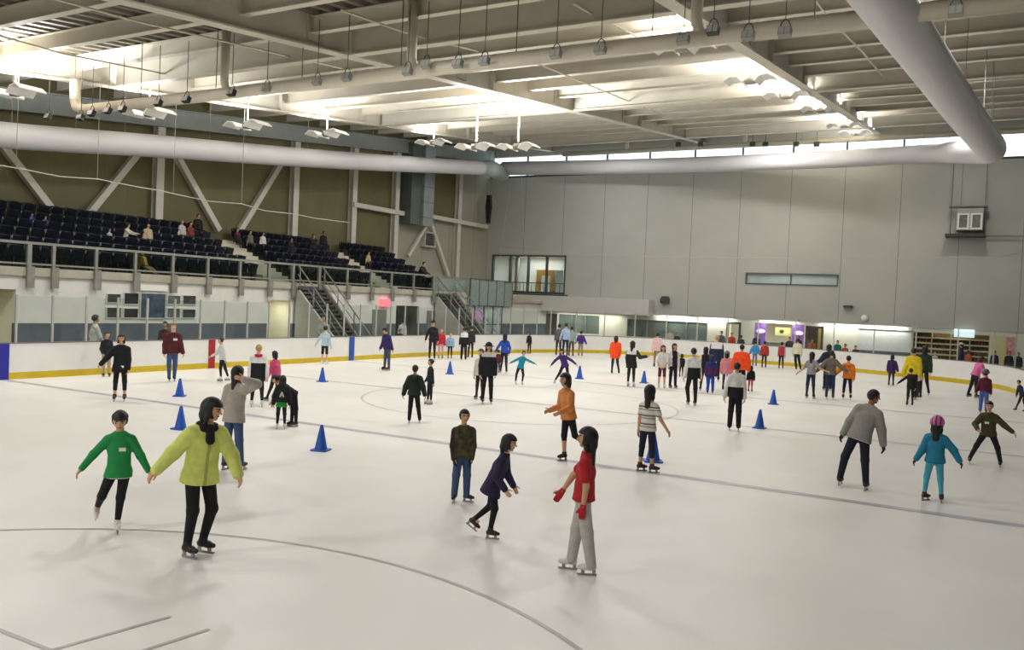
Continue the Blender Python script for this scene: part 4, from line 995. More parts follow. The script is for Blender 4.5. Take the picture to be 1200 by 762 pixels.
for y in (20.4, 36.1, 51.9):
    for a, b in zip(GX[:-1], GX[1:]):
        if y != 20.4 and a < -20: pass
        bm = B(); add_ibeam(bm, (a+.22, y+.25, zr(y)+.02), (b-.22, y+.25, zr(y)+.02), 1.0, .3, .04, .03); wobj('tie_girder', bm, ROOFM, RF)
# corrugated deck
bm = B(); ph = .3; rows = []; x = LW-.2; prof = []
while x < 12:
    prof += [(x, 0), (x+.2, 0), (x+.28, .16), (x+.5, .16)]; x += .58
for y in (-9.3, YB+1.2):
    rows.append([bm.verts.new((px_, y, zr(y)+.95+pz)) for px_, pz in prof])
for i in range(len(prof)-1): bm.faces.new((rows[0][i], rows[0][i+1], rows[1][i+1], rows[1][i]))
struct('ceiling', bm, mat('#6d675a', .6, .1, var=.08, scale=1))
# ------------------------------------------------------------------ ducts, pipes, fittings
DUCT = mat('#d2d1d4', .5, var=.02, scale=1)
def sweep(ctrl, n=8):
    P = [np.array(p, float) for p in ctrl]; out = []
    for i in range(len(P)-1):
        a, b, c, d = P[max(i-1, 0)], P[i], P[i+1], P[min(i+2, len(P)-1)]
        for t in np.linspace(0, 1, n, endpoint=False): out.append(.5*((2*b)+(c-a)*t+(2*a-5*b+4*c-d)*t*t+(3*b-3*c+d-a)*t**3))
    out.append(P[-1]); return out
def duct(name, label, ctrl, r, hangers=True):
    pts = sweep(ctrl); t = thing(name, label, 'duct', tuple(pts[len(pts)//2]))
    bm = B(); add_tube(bm, pts, r, 24); wobj('fabric_tube', bm, DUCT, t)
    if hangers:
        for i in range(3, len(pts)-2, 6):
            p = pts[i]; bm = B(); add_tube(bm, [(p[0], p[1], p[2]+(r if np.isscalar(r) else r[i])*.98), (p[0], p[1], zr(p[1])+.96)], .012, 5); wobj('hanger_wire', bm, mat('#9a968a', .5), t)
    return t
dX = -31.2
lp = [onx(x, y, dX) for x, y in ((-120, 144), (0, 158), (100, 165.5), (185, 171.5), (345, 184), (450, 191), (568, 197))]
duct('air_duct', 'long white round fabric duct running above the grandstand to the far corner', lp, .47)
p = lp[-1]; e = ony(590, 197.5, 55.2)
t = thing('duct_coupling', 'pale green grey duct coupling joining two white ducts in the far corner', 'duct', tuple(p)); bm = B(); add_tube(bm, sweep([p, (p[0]+.25, p[1]+.55, p[2]), (e[0]-.1, e[1]-.1, (e[2]+p[2])/2), e]), .56, 20); wobj('elbow', bm, mat('#a9b5ad', .5), t)
fp = [e]+[ony(x, y, Yq) for x, y, Yq in ((700, 196, 55.0), (800, 193.5, 54.3), (900, 190, 53.5), (1000, 185.5, 52.6), (1090, 180, 51.8))]
def pz(x, y, z): return C0+ray(x, y)*z
fp += [pz(1120, 178.5, 39.5), pz(1148, 178, 36), pz(1160, 176.5, 33.5), pz(1161, 173, 31.5), pz(1153, 163, 29.5), pz(1125, 126, 25), pz(1090, 76, 20.8), pz(1036, 0, 16.6), pz(985, -72, 13.8), pz(900, -190, 10.8), pz(760, -400, 8)]
duct('air_duct', 'long white fabric duct along the top of the far wall, bending back overhead at right', [np.array(q) for q in fp], .5)
# gas / vent pipe crossing the hall below the girders
PY, PZ = 18.9, 9.0
X = lambda x, y: float(ony(x, y, PY)[0])
t = thing('cross_pipe', 'cream round pipe with three rising legs crossing the hall under the roof', 'pipe', (-13, PY, PZ))
PM = mat('#d6cdbb', .45, var=.03)
bm = B(); add_tube(bm, [(X(88, 100), PY, zr(PY)+.02), (X(88, 115), PY, PZ+.4), (X(90, 122), PY, PZ+.12), (X(100, 127), PY, PZ), (8, PY, PZ)], .18, 16); wobj('pipe', bm, PM, t)
for x, y in ((263, 100), (482, 75), (815, 45)):
    q = X(x, y); bm = B(); add_tube(bm, [(q, PY, zr(PY)+.9), (q, PY, PZ+.4), (q+.08, PY, PZ+.12), (q+.35, PY, PZ)], .135, 14); wobj('rising_leg', bm, PM, t)
for k in range(9):
    q = -29+3.6*k; bm = B(); add_tube(bm, [(q, PY, PZ+.2), (q, PY, zr(PY)+.95)], .015, 5); wobj('hanger_rod', bm, mat('#6a6458', .5), t)
# small floodlights hanging in a line in front of the pipe
lampx = [(57, 137), (95, 138), (108, 133), (127, 130), (144, 128), (186, 121), (219, 117), (272, 109), (313, 104), (372, 96), (407, 91), (478, 84), (500, 76), (537, 75), (568, 72), (652, 64), (704, 59), (801, 47), (836, 36), (877, 42), (920, 38), (1120, 14)]
nm = 'floodlight'
pr = None; fa = PY-.45
for i, (x, y) in enumerate(lampx):
    q = ony(x, y, fa); top = zr(fa)+.6-q[2]
    words = ['leftmost', 'second from the left', 'third from the left', 'fourth from the left', 'fifth from the left', 'sixth from the left', 'seventh from the left', 'eighth from the left', 'ninth from the left', 'tenth from the left', 'eleventh from the left', 'just left of the second rising leg', 'just right of the second rising leg', 'second to the right of the second rising leg', 'third to the right of the second rising leg', 'fourth to the right of the second rising leg', 'fifth to the right of the second rising leg', 'just left of the third rising leg', 'just right of the third rising leg', 'second to the right of the third rising leg', 'third to the right of the third rising leg', 'far right beyond the big grey duct'][i]
    o_ = thing('hanging_floodlight', 'small %s floodlight by the cream pipe, ' % ('black' if i < 8 or i == 18 else 'grey')+words, 'light fixture', tuple(q), 0, 'floodlights hanging along the cream pipe')
    dk = mat('#2c2c2a', .5) if i < 8 or i == 18 else mat('#8f8f88', .5)
    bm = B(); Mr = Matrix.Rotation(-.35, 4, 'X')
    _box(bm, (-.13, -.09, -.1), (.13, .05, .09), 0, Mr); obj('housing', bm, dk, o_)
    bm = B(); _box(bm, (-.115, -.1, -.085), (-.01, -.085, .075), 0, Mr); obj('lens', bm, mat('#b9b9b4', .2), o_)
    bm = B(); _box(bm, (.01, -.1, -.085), (.115, -.085, .075), 0, Mr); obj('lens', bm, mat('#b9b9b4', .2), o_)
    bm = B(); add_tube(bm, [(-.1, 0, .06), (-.1, 0, .15), (-.06, 0, .23), (0, 0, .27), (.06, 0, .23), (.1, 0, .15), (.1, 0, .06)], .013, 6); obj('hook', bm, mat('#4a4640', .5), o_)
    bm = B(); add_tube(bm, [(0, 0, .27), (0, 0, top)], .012, 5); obj('rod', bm, mat('#5a554c', .5), o_)
FPY, FPZ = 55.4, 13.62
t = thing('far_pipe', 'thin cream pipe running under the roof above the clerestory strip of the far wall', 'pipe', (-13, FPY, FPZ))
bm = B(); add_tube(bm, [(-28, FPY, FPZ), (11, FPY, FPZ)], .17, 12); wobj('pipe', bm, PM, t)
for x in (735, 873):
    q = ony(x, 165, FPY); bm = B(); add_tube(bm, [(q[0], FPY, FPZ), (q[0], FPY, zr(FPY)+.95)], .13, 10); wobj('rising_leg', bm, PM, t)
for i, (x, w) in enumerate(((795, 'leftmost'), (821, 'second from the left'), (882, 'third from the left'), (897, 'fourth from the left'), (933, 'fifth from the left'), (957, 'rightmost'))):
    q = ony(x, 169, FPY-.35); o_ = thing('hanging_floodlight', 'tiny floodlight hanging by the far pipe above the clerestory, '+w, 'light fixture', tuple(q), 0, 'floodlights along the far pipe')
    bm = B(); _box(bm, (-.16, -.1, -.13), (.16, .08, .12), 0, Matrix.Rotation(-.35, 4, 'X')); obj('housing', bm, mat('#5a5a56', .5), o_)
    bm = B(); add_tube(bm, [(0, 0, .1), (0, 0, zr(FPY)+.5-q[2])], .02, 5); obj('rod', bm, mat('#6a655c', .5), o_)
# high bay uplights: a hub with two white wing reflectors, shining at the roof
WREF = mat('#f0efea', .4)
fx = [(175, 133, -28.6, 'above the grandstand, nearest of its row'), (290, 147, -28.6, 'above the grandstand, second of its row'), (383, 157, -28.6, 'above the grandstand, third of its row'), (508, 167, -28.6, 'above the grandstand, farthest of its row'),
      (558, 172, -20.5, 'under the bright roof near the far left corner'), (607, 172, -18.6, 'under the bright roof left of the middle of the far wall'),
      (880, 94, -8.4, 'right of the hall, nearest of its row'), (922, 112, -8.2, 'right of the hall, second of its row'), (962, 128, -8.1, 'right of the hall, third of its row'), (990, 147, -8.0, 'right of the hall, fourth of its row'), (1003, 156, -8.0, 'right of the hall, farthest of its row'), (18, 108, -28.6, 'at the left edge under the white roof'), (800, 55, -8.6, 'right of the middle, just behind the cream pipe')]
UP = []
for x, y, X_, words in fx:
    q = onx(x, y, X_)
    o_ = thing('high_bay_light', 'white winged uplight hanging '+words, 'light fixture', tuple(q), 0, 'white winged uplights under the roof')
    sc_ = 1.0 if X_ < -25 else .9
    for s_ in (-1, 1):
        bm = B(); prof = [(.25, -.05), (.45, .16), (.75, .2), (1.0, .05), (1.0, .09), (.75, .25), (.43, .21), (.22, .0)]
        add_prism(bm, [(s_*a*sc_, -.45*sc_, b*sc_-.1) for a, b in prof], (0, .9*sc_, 0)); obj('reflector', bm, WREF, o_)
    bm = B(); add_lathe(bm, [(.05, -.14), (.16, -.12), (.2, 0), (.16, .12), (.05, .14)], seg=12, M=Matrix.Diagonal((1.3, 1, 1, 1))); obj('hub', bm, mat('#8a8780', .5), o_)
    bm = B(); add_tube(bm, [(0, 0, .1), (0, 0, max(.3, zr(q[1])+.45-q[2]))], .03, 6); obj('stem', bm, OFF, o_)
    UP.append(q)
# netting cords in front of the far wall
def cord(label, pts, r=.018):
    bm = B(); add_tube(bm, pts, r, 5); tag(obj('netting_cord', bm, mat('#b5b5aa', .7)), label, 'cord')
NY = 54.2
def sagline(xs, ys, Y): return [ony(x, y, Y) for x, y in zip(xs, ys)]
cord('white net cord sagging across the far wall', sagline((590, 640, 700, 760, 820, 880, 940, 1000, 1040, 1074, 1100, 1135, 1160, 1195), (289, 297, 299, 301, 302, 303, 302.5, 303, 303, 303.5, 303, 301, 303, 296), NY), .022)
cord('white net cord hanging slanted in the far left corner', sagline((600, 597, 594, 590, 587, 586), (208, 225, 245, 270, 288, 305), NY))
cord('white net cord hanging straight beside the slanted one in the far corner', sagline((611, 612, 613, 615, 616), (205, 230, 260, 285, 300), NY))
cord('white net cord sagging across the olive wall', [onx(x, y, -29.6) for x, y in ((-20, 191), (20, 197), (70, 207), (115, 210), (160, 219), (185, 223), (207, 228), (245, 236), (283, 239), (310, 247), (345, 251), (370, 256), (410, 261))], .022)
for x, ya, yb_, w in ((114, 145, 209, 'second'), (203, 140, 226, 'third'), (283, 150, 239, 'fourth'), (19, 143, 196, 'nearest')):
    a = onx(x, yb_, -29.6); bm = B(); add_tube(bm, [a, (a[0], a[1], zr(a[1])+.9)], .012, 5); tag(obj('drop_wire', bm, mat('#a9a99c', .6)), 'thin wire holding the net cord before the olive wall, '+w+' from the left', 'wire', 'drop wires of the net cord')
q0 = ony(572, 262, 54.3); q1 = ony(573, 229, 54.3)
t = thing('line_speaker', 'tall thin black speaker hanging in the far left corner', 'speaker', tuple(q0)); bm = B()
for k in range(6):
    z = q0[2]+(q1[2]-q0[2])*k/6; 
    add_prism(bm, [(q0[0]-.2+.03*abs(k-3), q0[1]-.15, z), (q0[0]+.2-.03*abs(k-3), q0[1]-.15, z), (q0[0]+.2-.03*abs(k-3), q0[1]-.15, z+(q1[2]-q0[2])/6), (q0[0]-.2+.03*abs(k-3), q0[1]-.15, z+(q1[2]-q0[2])/6)], (0, .3, 0))
bmesh.ops.remove_doubles(bm, verts=bm.verts, dist=1e-4); wobj('cabinet', bm, DARK, t)
bm = B(); add_tube(bm, [(q1[0], q1[1], q1[2]), (q1[0], q1[1], zr(q1[1])+.6)], .015, 5); wobj('hanger_wire', bm, STEEL, t)
# sprinkler lines under the roof
for k, pts in enumerate((((-20, 36), (70, 62), (200, 88)), ((50, -5), (160, 25), (400, 80)), ((400, 12), (475, 38), (560, 60)), ((628, 74), (720, 112), (790, 140)), ((672, 4), (700, 20), (747, 43)), ((955, 0), (970, 20), (1010, 60), (1040, 96)))):
    P = [onroof(x, y, .25) for x, y in pts]; bm = B(); add_tube(bm, P, .03, 6); tag(obj('sprinkler_pipe', bm, mat('#cfc6b2', .5)), 'thin cream sprinkler pipe under the roof, '+['at the left edge', 'before the left girder bay', 'crossing behind the second pipe leg', 'in the middle behind the cream pipe', 'at the top middle', 'right, beside the big grey duct'][k], 'pipe', 'sprinkler pipes under the roof')
# cones on the ice
def cone(loc, h, lab, proto=None):
    t = thing('traffic_cone', lab, 'cone', loc, random.uniform(0, 1), 'blue cones on the ice')
    bm = B(); add_lathe(bm, [(.118, .02), (.112, .03), (.03, .44), (.022, .455), (.012, .46)], seg=20); obj('cone_body', bm, CB, t)
    bm = B(); add_prism(bm, [(-.15, -.12, 0), (-.12, -.15, 0), (.12, -.15, 0), (.15, -.12, 0), (.15, .12, 0), (.12, .15, 0), (-.12, .15, 0), (-.15, .12, 0)], (0, 0, .025)); obj('cone_base', bm, CB, t)
    t.scale = (h/.46,)*3
CB = mat('#0f4fae', .45, var=.06, scale=5)
for x, y, yt, lab in ((376, 528, 498, 'blue cone alone on the ice right of the woman in lime, largest in view'), (211.5, 503, 476, 'blue cone behind the girl in green, nearer of two in line'), (210.5, 464.5, 444, 'blue cone behind the girl in green, farther of two in line'),
                     (377.5, 447.5, 431, 'blue cone near the left boards below the child in light blue'), (527, 438.5, 424, 'blue cone near the far left boards below the small child in light blue'), (679, 444, 429, 'blue cone right of the girl in purple with outstretched arms'),
                     (754.5, 449, 435, 'blue cone right of the girl in white and black with a raised arm'), (765, 541, 509, 'blue cone half hidden behind the girl in the striped shirt'), (890, 502, 480, 'blue cone nearer of two right of the person in white and black'), (906, 474, 457, 'blue cone farther of two right of the person in white and black')):
    g = onz(x, y); z = .2
    for _ in range(40):
        z += .02
        if px(g+np.array([0, 0, z]))[1] < yt: break
    cone(tuple(g), z, lab)
# ------------------------------------------------------------------ light
wld = bpy.data.worlds.new('sky'); SC.world = wld; wld.use_nodes = True
bg = wld.node_tree.nodes['Background']; bg.inputs[0].default_value = (.97, .99, 1, 1); bg.inputs[1].default_value = 2.6
# the walls behind and beside the viewer, closing the hall
bm = B(); bx(bm, (LW, -9, -.25), (12, -9.2, 13)); struct('wall_near', bm, mat('#a5a49c', .7))
bm = B(); bx(bm, (12, -9.2, -.25), (12.2, YB+.3, 16)); struct('wall_right', bm, mat('#a5a49c', .7))
bm = B(); bx(bm, (LW, -9.2, -.25), (LW-.25, 0, 15)); struct('wall_left_near', bm, OLIVE)
for q in UP:
    lamp('uplight', (q[0], q[1], q[2]+.25), 260 if q[0] < -25 and q[1] > 20 else 950, 1.9, (math.pi, 0, 0), (1, .995, .985), .9)
for x in (-23.5, -12.5, -2):  # unseen fill lamps without fittings, added to brighten ice, walls and figures
    for y in (-3, 5, 14, 23, 32, 41, 50):
        pw_ = 430 if y > 10 else (650 if y < 0 else 130)
        if x > -5: pw_ *= .55
        lamp('added_fill_lamp', (x, y, zr(y)+.15), pw_, 1.2, (0, 0, 0), (1, .985, .965), 1.2)
SC.view_settings.view_transform = 'Standard'; SC.view_settings.look = 'None'; SC.view_settings.exposure = 0; SC.view_settings.gamma = 1; SC.view_settings.use_curve_mapping = False
# ------------------------------------------------------------------ people on the ice, nearest first
Pn = person
BLK = '#111114'; JEAN = '#3d5378'; WSK = '#d9d7d1'
Pn('girl in a green top holding hands with the woman in lime, both arms held out', 137, 624, 482, -5, '#1b8a48', '#101014', WSK, 'bun', '#1a100c', 'a', nod=18, al=(-42, 5, -37, 5), ar=(28, 5, 27, 5), ll=(-20, -5, -15, -52), lr=(-7, 0, -5, 0), kid=.7, hem=.05, extra=[('band', '#2c2c2e'), ('hemband', '#e0dfd8')], tagw=(.03, .2, .028), fpl=55, fr=10)
Pn('woman in a lime green jacket and black scarf looking right, nearest in view', 231, 651, 467, 22, '#d3db74', ('#0e0e12', .004), '#17120f', 'long', '#0c0908', 'a', lean=8, side=3, turn=45, nod=8, al=(-42, 5, -42, 8), ar=(29, 10, 20, 28), ll=(2, 8, -7, -4), lr=(9, 6, -13, -10), hem=.055, puff=.013, flare=.06, fl=20, fr=30, scarf='#0d0c0e', wide=1.03, tone=('#a8b152', .011))
Pn('person in a pale sweatshirt with an arm over the head, behind the woman in lime', 272, 551, 430, 140, '#a59c93', (JEAN, .008), '#2a2626', 'long', '#0f0b0a', 'a', lean=4, al=(-12, 5, 50, 10), ar=(120, 25, -110, 15), ll=(-5, 0, -4, 0), lr=(5, 0, 6, 0), hem=.06, puff=.014)
Pn('boy standing in a camouflage vest with dark sleeves and blue jeans', 540, 588, 480, 18, mat('#46432a', .85, var=.62, scale=16, bump=.5), (JEAN, .013), '#15110f', 'short', '#0c0a09', 'a', al=(-6, 5, 4, 8), ar=(6, 5, -3, 12), ll=(-5, 0, -3, 0), lr=(3, 2, 1, 0), kid=.55, puff=.014, hem=.03, sleevec='#2b1a20', gloves='#17171a', fl=-30, fr=50)
Pn('girl in a dark purple coat and black leggings leaning forward and striding to the right', 575, 630, 509, 78, '#271d40', '#0d0d12', '#33201f', 'bob', '#0d0a0a', 'b', lean=20, al=(-14, 10, 38, 15), ar=(8, -8, 30, -5), ll=(9, 0, -9, 0), lr=(-6, -4, -47, -6), kid=.55, hem=.1, flare=.14, puff=.008, fpr=35)
Pn('girl walking left in a red T-shirt, white trousers and red gloves with long black hair', 680, 671, 502, -98, '#ac1b24', ('#b7b4ac', .014), WSK, 'vlong', '#0b0908', 'a', lean=-2, al=(6, 6, -6, 8), ar=(-40, -5, -32, 4), ll=(10, 2, 10, 0), lr=(-11, -2, -7, 0), kid=.15, sleeve=.33, hem=.01, gloves='#b3202b', fl=10, fr=5)
Pn('girl in an orange top and black knee trousers with hands before her chest', 664, 541, 438, -55, '#cf8446', '#100f14', '#1b1716', 'bob', '#14100e', 'a', lean=6, side=-3, al=(-8, 8, -70, 30), ar=(0, 25, -65, 30), ll=(-4, 0, 3, 0), lr=(14, -10, 50, -30), kid=.3, hem=.03, capri=.25, puff=.006, fpr=45)
Pn('girl in a striped T-shirt, navy knee trousers and dark red skates, seen from behind', 757, 553, 452, 152, stripe_mat('striped_jersey', [(0, '#dad7cf'), (.34, '#9a938a'), (.5, '#dad7cf'), (.66, '#6f5f58'), (.84, '#dad7cf')], 'Z', .15), '#191b36', '#451619', 'long', '#0c0909', 'a', al=(-8, 5, -4, 5), ar=(24, 10, 34, 10), ll=(-5, 0, -4, 0), lr=(3, 3, 4, 2), kid=.5, sleeve=.3, hem=.03, capri=.5, fl=-40, fr=-50)
Pn('man in a grey sweater and dark jeans leaning right, seen from behind', 1004, 573, 457, 165, '#8d8b84', ('#14172a', .008), '#241618', 'short', '#0c0a09', 'c', lean=12, side=13, turn=-50, al=(-31, 5, -25, 5), ar=(15, 8, 9, 6), ll=(-20, 0, -10, 0), lr=(4, 3, 5, 3), hem=.045, puff=.012, extra=[('hemband', '#c9c7c0')], wide=1.05, gloves='#2a2624')
Pn('girl in a turquoise jacket, light blue leggings and pink helmet, seen from behind', 1093, 588, 490, 172, '#1d7996', '#48a8bc', '#43161b', 'vlong', '#0e0b0b', 'a', al=(-20, 5, -28, 5), ar=(42, 5, 30, 5), ll=(-9, 0, -4, 0), lr=(6, 2, 6, 0), kid=.75, hem=.03, puff=.012, extra=[('helmet', '#c05f9a'), ('hemband', '#15324a')], gloves='#2a2a30', fl=-35, fr=10)
Pn('boy in an olive jacket with legs wide apart and one arm stretched out', 1156, 546, 470, -4, '#403b1f', ('#141418', .006), '#1a1614', 'short', '#0d0b0a', 'a', lean=14, al=(-35, 10, 30, 60), ar=(48, 5, 52, 5), ll=(-26, 3, -22, 0), lr=(22, -5, 13, -6), kid=.4, hem=.03, puff=.01, tagw=(-.02, .2, .03))
Pn('person in dark blue at the very right edge of the ice, leaning forward', 1197, 482, 446, -60, '#1c2444', '#14182c', '#15151a', 'short', lean=20, ll=(-14, 0, -20, 0), lr=(8, 0, 12, 0))
Pn('girl all in black with bare shins and one arm out, before the left boards', 140, 470, 392, -8, '#0e0e14', '#0c0c10', '#0f0e10', 'bob', '#16100e', 'a', al=(-38, 8, -40, 10), ar=(6, 5, 2, 12), ll=(-4, 0, -2, 0), lr=(4, 0, 2, 0), hem=.09, flare=.08, capri=.55, puff=.012, tagw=(.03, .0, .03))
Pn('man in a maroon sweater and blue jeans standing before the left boards', 201, 447, 379, 8, '#4c1119', (JEAN, .006), '#15151a', 'short', '#6a5238', 'b', al=(-10, 4, -3, 10), ar=(12, 6, 18, 8), ll=(-1, 2, 2, 0), lr=(1, 0, -2, -6), puff=.016, wide=1.08, hem=.04, tagw=(.03, .22, .035))
Pn('person in black top and khaki trousers leaning on the left boards', 124, 441.5, 389, 20, '#14141a', ('#b09a76', .01), '#19191c', 'short', '#14100e', 'a', al=(-12, 10, 20, 40), ar=(12, 10, -10, 30), kid=.3, hem=.02)
Pn('girl in a white shirt and black trousers turning left by the red board stripe', 260, 447, 396, -70, '#c9c9cb', '#141418', WSK, 'bun', '#15100e', 'a', lean=8, al=(-25, 5, -60, 10), ar=(5, 5, 20, 5), ll=(-6, 0, 4, 0), lr=(12, 0, 20, -10), hem=.02)
Pn('blond instructor in a black and white jacket with a red scarf, seen from behind', 301, 477, 404, 178, '#d6d3cf', '#121218', WSK, 'short', '#a58a55', 'b', al=(-10, 4, -5, 8), ar=(12, 6, 8, 10), ll=(-6, 0, -4, 0), lr=(5, 0, 3, 0), yoke=('#131318', .2), hem=.11, flare=.06, puff=.014, scarf='#b31b2a', skirt=None)
Pn('girl in a pink top and black trousers gliding away behind the bending pair', 322, 471, 412, -130, '#c0406e', '#14141a', '#1a1818', 'bob', '#14100e', 'a', lean=6, al=(-8, 5, -20, 8), ar=(10, 5, 6, 5), ll=(-12, 3, -20, 0), lr=(2, 0, 4, 0), hem=.0)
ch, K = Pn('child in a black jacket with a pale letter on the back and a green skirt', 329, 503, 441, 176, '#101014', '#111116', WSK, 'bob', '#0f0c0b', 'a', lean=10, al=(-20, 5, -5, 10), ar=(16, 5, 6, 8), ll=(-4, 0, -2, 0), lr=(4, 0, 2, 0), kid=.7, puff=.016, hem=.0, skirt=('#15903c', .09, .02))
# the pale letter printed on the jacket
bm = B()
for a, b in (((-.035, .1), (0, .2)), ((.035, .1), (0, .2)), ((-.022, .14), (.022, .14))):
    pa, pb = [K['w'](K['P']+K['U']*q[1]-K['fwU']*.092+K['lfU']*q[0]) for q in (a, b)]; add_tube(bm, [pa, pb], .011*K['H'], square=True)
obj('letter_print', bm, mat('#b9b9b4', .7), ch)
Pn('adult in black bending down over the child in the green skirt', 342, 500, 440, -60, '#101015', ('#121217', .004), '#141416', 'short', '#0f0c0b', 'a', lean=52, side=-6, al=(-10, 10, -25, 15), ar=(-30, 20, -40, 10), ll=(6, 0, -2, 0), lr=(8, -4, 2, 0), puff=.014, hem=.02, turn=-10)
Pn('child in a light blue top and black shorts at the left boards', 380, 427, 382, 160, '#a9c0cc', '#15151a', WSK, 'short', '#20150f', 'b', al=(-30, 5, -30, 10), ar=(12, 5, 14, 10), kid=.5, capri=.1, hem=.03)
Pn('person in a purple jacket and jeans before the left boards looking down to the left', 453, 434, 385, -50, '#2a1c58', ('#44505e', .006), '#15151a', 'short', '#14100e', 'a', nod=25, lean=8, al=(-8, 5, -25, 20), ar=(14, 5, 20, 8), hem=.03, puff=.012)
Pn('boy seen from behind in a dark green hooded jacket with arms held away', 484, 496, 428, 172, '#15231d', ('#101016', .008), '#1c1a1a', 'short', '#0b0909', 'a', al=(-24, 5, -14, 8), ar=(22, 5, 16, 8), ll=(-3, 0, -3, 0), lr=(8, -4, 9, -4), kid=.3, puff=.017, hem=.03, extra=[('hood', '#15231d')])
Pn('slim girl in black with pale skates right of the boy in dark green', 503, 474, 421, -70, '#121217', '#101015', '#cbbfae', 'bun', '#2a1a12', 'a', al=(-5, 8, -30, 20), ar=(6, 5, 10, 5), kid=.3, hem=.0)
Pn('person in black with a black brimmed hat and white collar', 570, 473, 402, 8, '#111116', ('#101015', .006), '#17171a', 'long', '#0f0c0b', 'b', al=(-9, 4, -2, 10), ar=(9, 4, 4, 10), ll=(-4, 0, -2, 0), lr=(4, 0, 3, 0), cape=('#c4c4c2', .272), hem=.06, puff=.014, extra=[('hat', '#121214')], wide=1.04)
Pn('small child with brown hair hidden behind the person in the black hat', 561.5, 468, 409, -30, '#c9c3b8', '#2a2024', '#1b1918', 'short', '#4a2f1e', 'b', kid=.9)
Pn('person in a bright blue jacket and dark trousers, seen from behind by the far boards', 590, 437, 391, 168, '#1c46a4', ('#1a1e30', .004), '#1a1a1e', 'long', '#0e0b0b', 'a', al=(-32, 5, -28, 8), ar=(20, 5, -8, 8), ll=(-3, 0, -5, 0), lr=(3, 0, 4, 0), hem=.01)
Pn('small child in dark red beside the person in bright blue', 583, 437, 410, -160, '#5a1620', '#1a2040', '#1b1918', 'short', '#1a110d', 'a', kid=1, puff=.02)
Pn('girl in a teal top spinning with both arms stretched out', 609, 451, 411, 20, '#1586a4', '#121218', '#cfc8be', 'short', '#21150f', 'a', lean=12, side=8, al=(-62, 10, -62, 8), ar=(66, 5, 68, 5), ll=(-16, 0, -4, 0), lr=(12, 0, -6, -4), kid=.3, hem=.03)
Pn('small figure in black at the far left corner boards', 620, 414.5, 389, -40, '#15151a', '#121217', '#141416', 'bob', kid=.5, lean=8)
Pn('tall person in black at the far left boards beside the child in red', 506, 421.5, 376, 5, '#111115', '#101014', '#131315', 'short', '#14100e', 'b', al=(-22, 5, -14, 8), ar=(14, 5, 6, 8), hem=.03, extra=[('cap', '#15151a')])
Pn('small child in a red jacket and pink trousers beside the tall person in black', 516, 420, 385, 10, '#b21f38', '#d8a4a8', '#2a2024', 'short', '#8a6a4a', 'b', kid=1, puff=.025)
Pn('small child in a light blue jacket near the far left boards', 527, 420, 390, 5, '#8fb2cc', '#1c2232', '#1b1918', 'short', '#8a7050', 'd', kid=1, puff=.02)
Pn('instructor with white shoulders and black trousers, back turned, at the far left boards', 543, 422, 384, 178, '#111116', ('#101014', .012), '#131315', 'short', '#14100e', 'b', yoke=None, tone=None, cape=('#cfcfcd', .19), hem=.03, wide=1.05, puff=.012)
Pn('person in dark grey beside the instructor with white shoulders at the far left boards', 551, 419, 382, -160, '#23282a', '#17191c', '#141416', 'short', '#14100e', 'a', al=(-8, 5, -14, 10), hem=.03)
Pn('girl in a purple top bending forward with outstretched arms near a blue cone', 661, 452, 409, -25, '#43206a', '#15151c', '#d0c8be', 'bob', '#120e0d', 'a', lean=34, al=(-48, 10, -38, 8), ar=(62, 0, 52, -4), ll=(-22, 0, -30, 0), lr=(10, 0, 12, -4), hem=.02)
Pn('person in grey at the far boards, leftmost of the group of four', 654, 416.5, 380, 170, '#5a5a60', '#2a2a30', '#1b1b1e', 'short', kid=.2)
Pn('person in a pale blue top at the far boards, second of the group of four', 662, 417.5, 379, -170, '#9db4d2', '#1a2236', '#1b1b1e', 'short', '#1a120e', 'a', al=(-20, 5, -14, 8))
Pn('person in a grey green top at the far boards, third of the group of four', 669, 417.5, 383, 175, '#8fa39e', '#4a4a3a', '#1b1b1e', 'short', '#14100e', 'a', ar=(14, 5, 10, 8))
Pn('child in purple with khaki trousers at the far boards, rightmost of four', 680, 417, 388, 172, '#4a2c7a', ('#a08f76', .012), '#1b1b1e', 'short', '#120e0d', 'a', kid=.4, puff=.018, tagw=None, al=(-24, 5, -30, 8), ar=(24, 5, 30, 8))
Pn('woman in a bright orange coat standing near the far boards', 720, 438, 394, 172, '#ec4a12', ('#23282c', .002), '#241c1a', 'long', '#2a1710', 'a', al=(-8, 5, 2, 12), ar=(8, 5, -2, 10), ll=(-4, 0, -3, 0), lr=(6, -2, 12, -5), hem=.12, flare=.1, puff=.022)
Pn('girl with white shoulders and a black dress raising her right arm, seen from behind', 739, 453, 400, 160, '#131318', '#131318', '#cfc8be', 'long', '#1e120d', 'a', al=(-8, 5, 4, 10), ar=(38, 5, 100, 8), cape=('#d6d3cf', .2), sleevec='#2a2a2e', hem=.12, flare=.12, puff=.012)
Pn('person in a pale pink hooded top by the far boards', 769, 430, 390, 165, '#d9b4b6', '#8a7a60', '#1b1b1e', 'short', '#14100e', 'a', hem=.06, puff=.018, ar=(20, 5, 40, 10))
Pn('girl in a white T-shirt and dark red shorts beside a blue cone', 775, 455, 405, 10, '#d4cfca', '#5a1e24', '#cfc8be', 'long', '#0f0c0b', 'a', al=(-14, 10, 30, 30), ar=(12, 10, -30, 30), sleeve=.5, capri=.1, hem=.03, kid=.2)
Pn('woman in a white top under a black waistcoat and black trousers', 788, 455, 403, 30, '#c8c8ca', ('#111116', .006), '#17171a', 'long', '#0f0c0b', 'a', tone=('#15151a', .07), hem=.03, al=(-9, 5, -2, 10), ar=(10, 5, 8, 10))
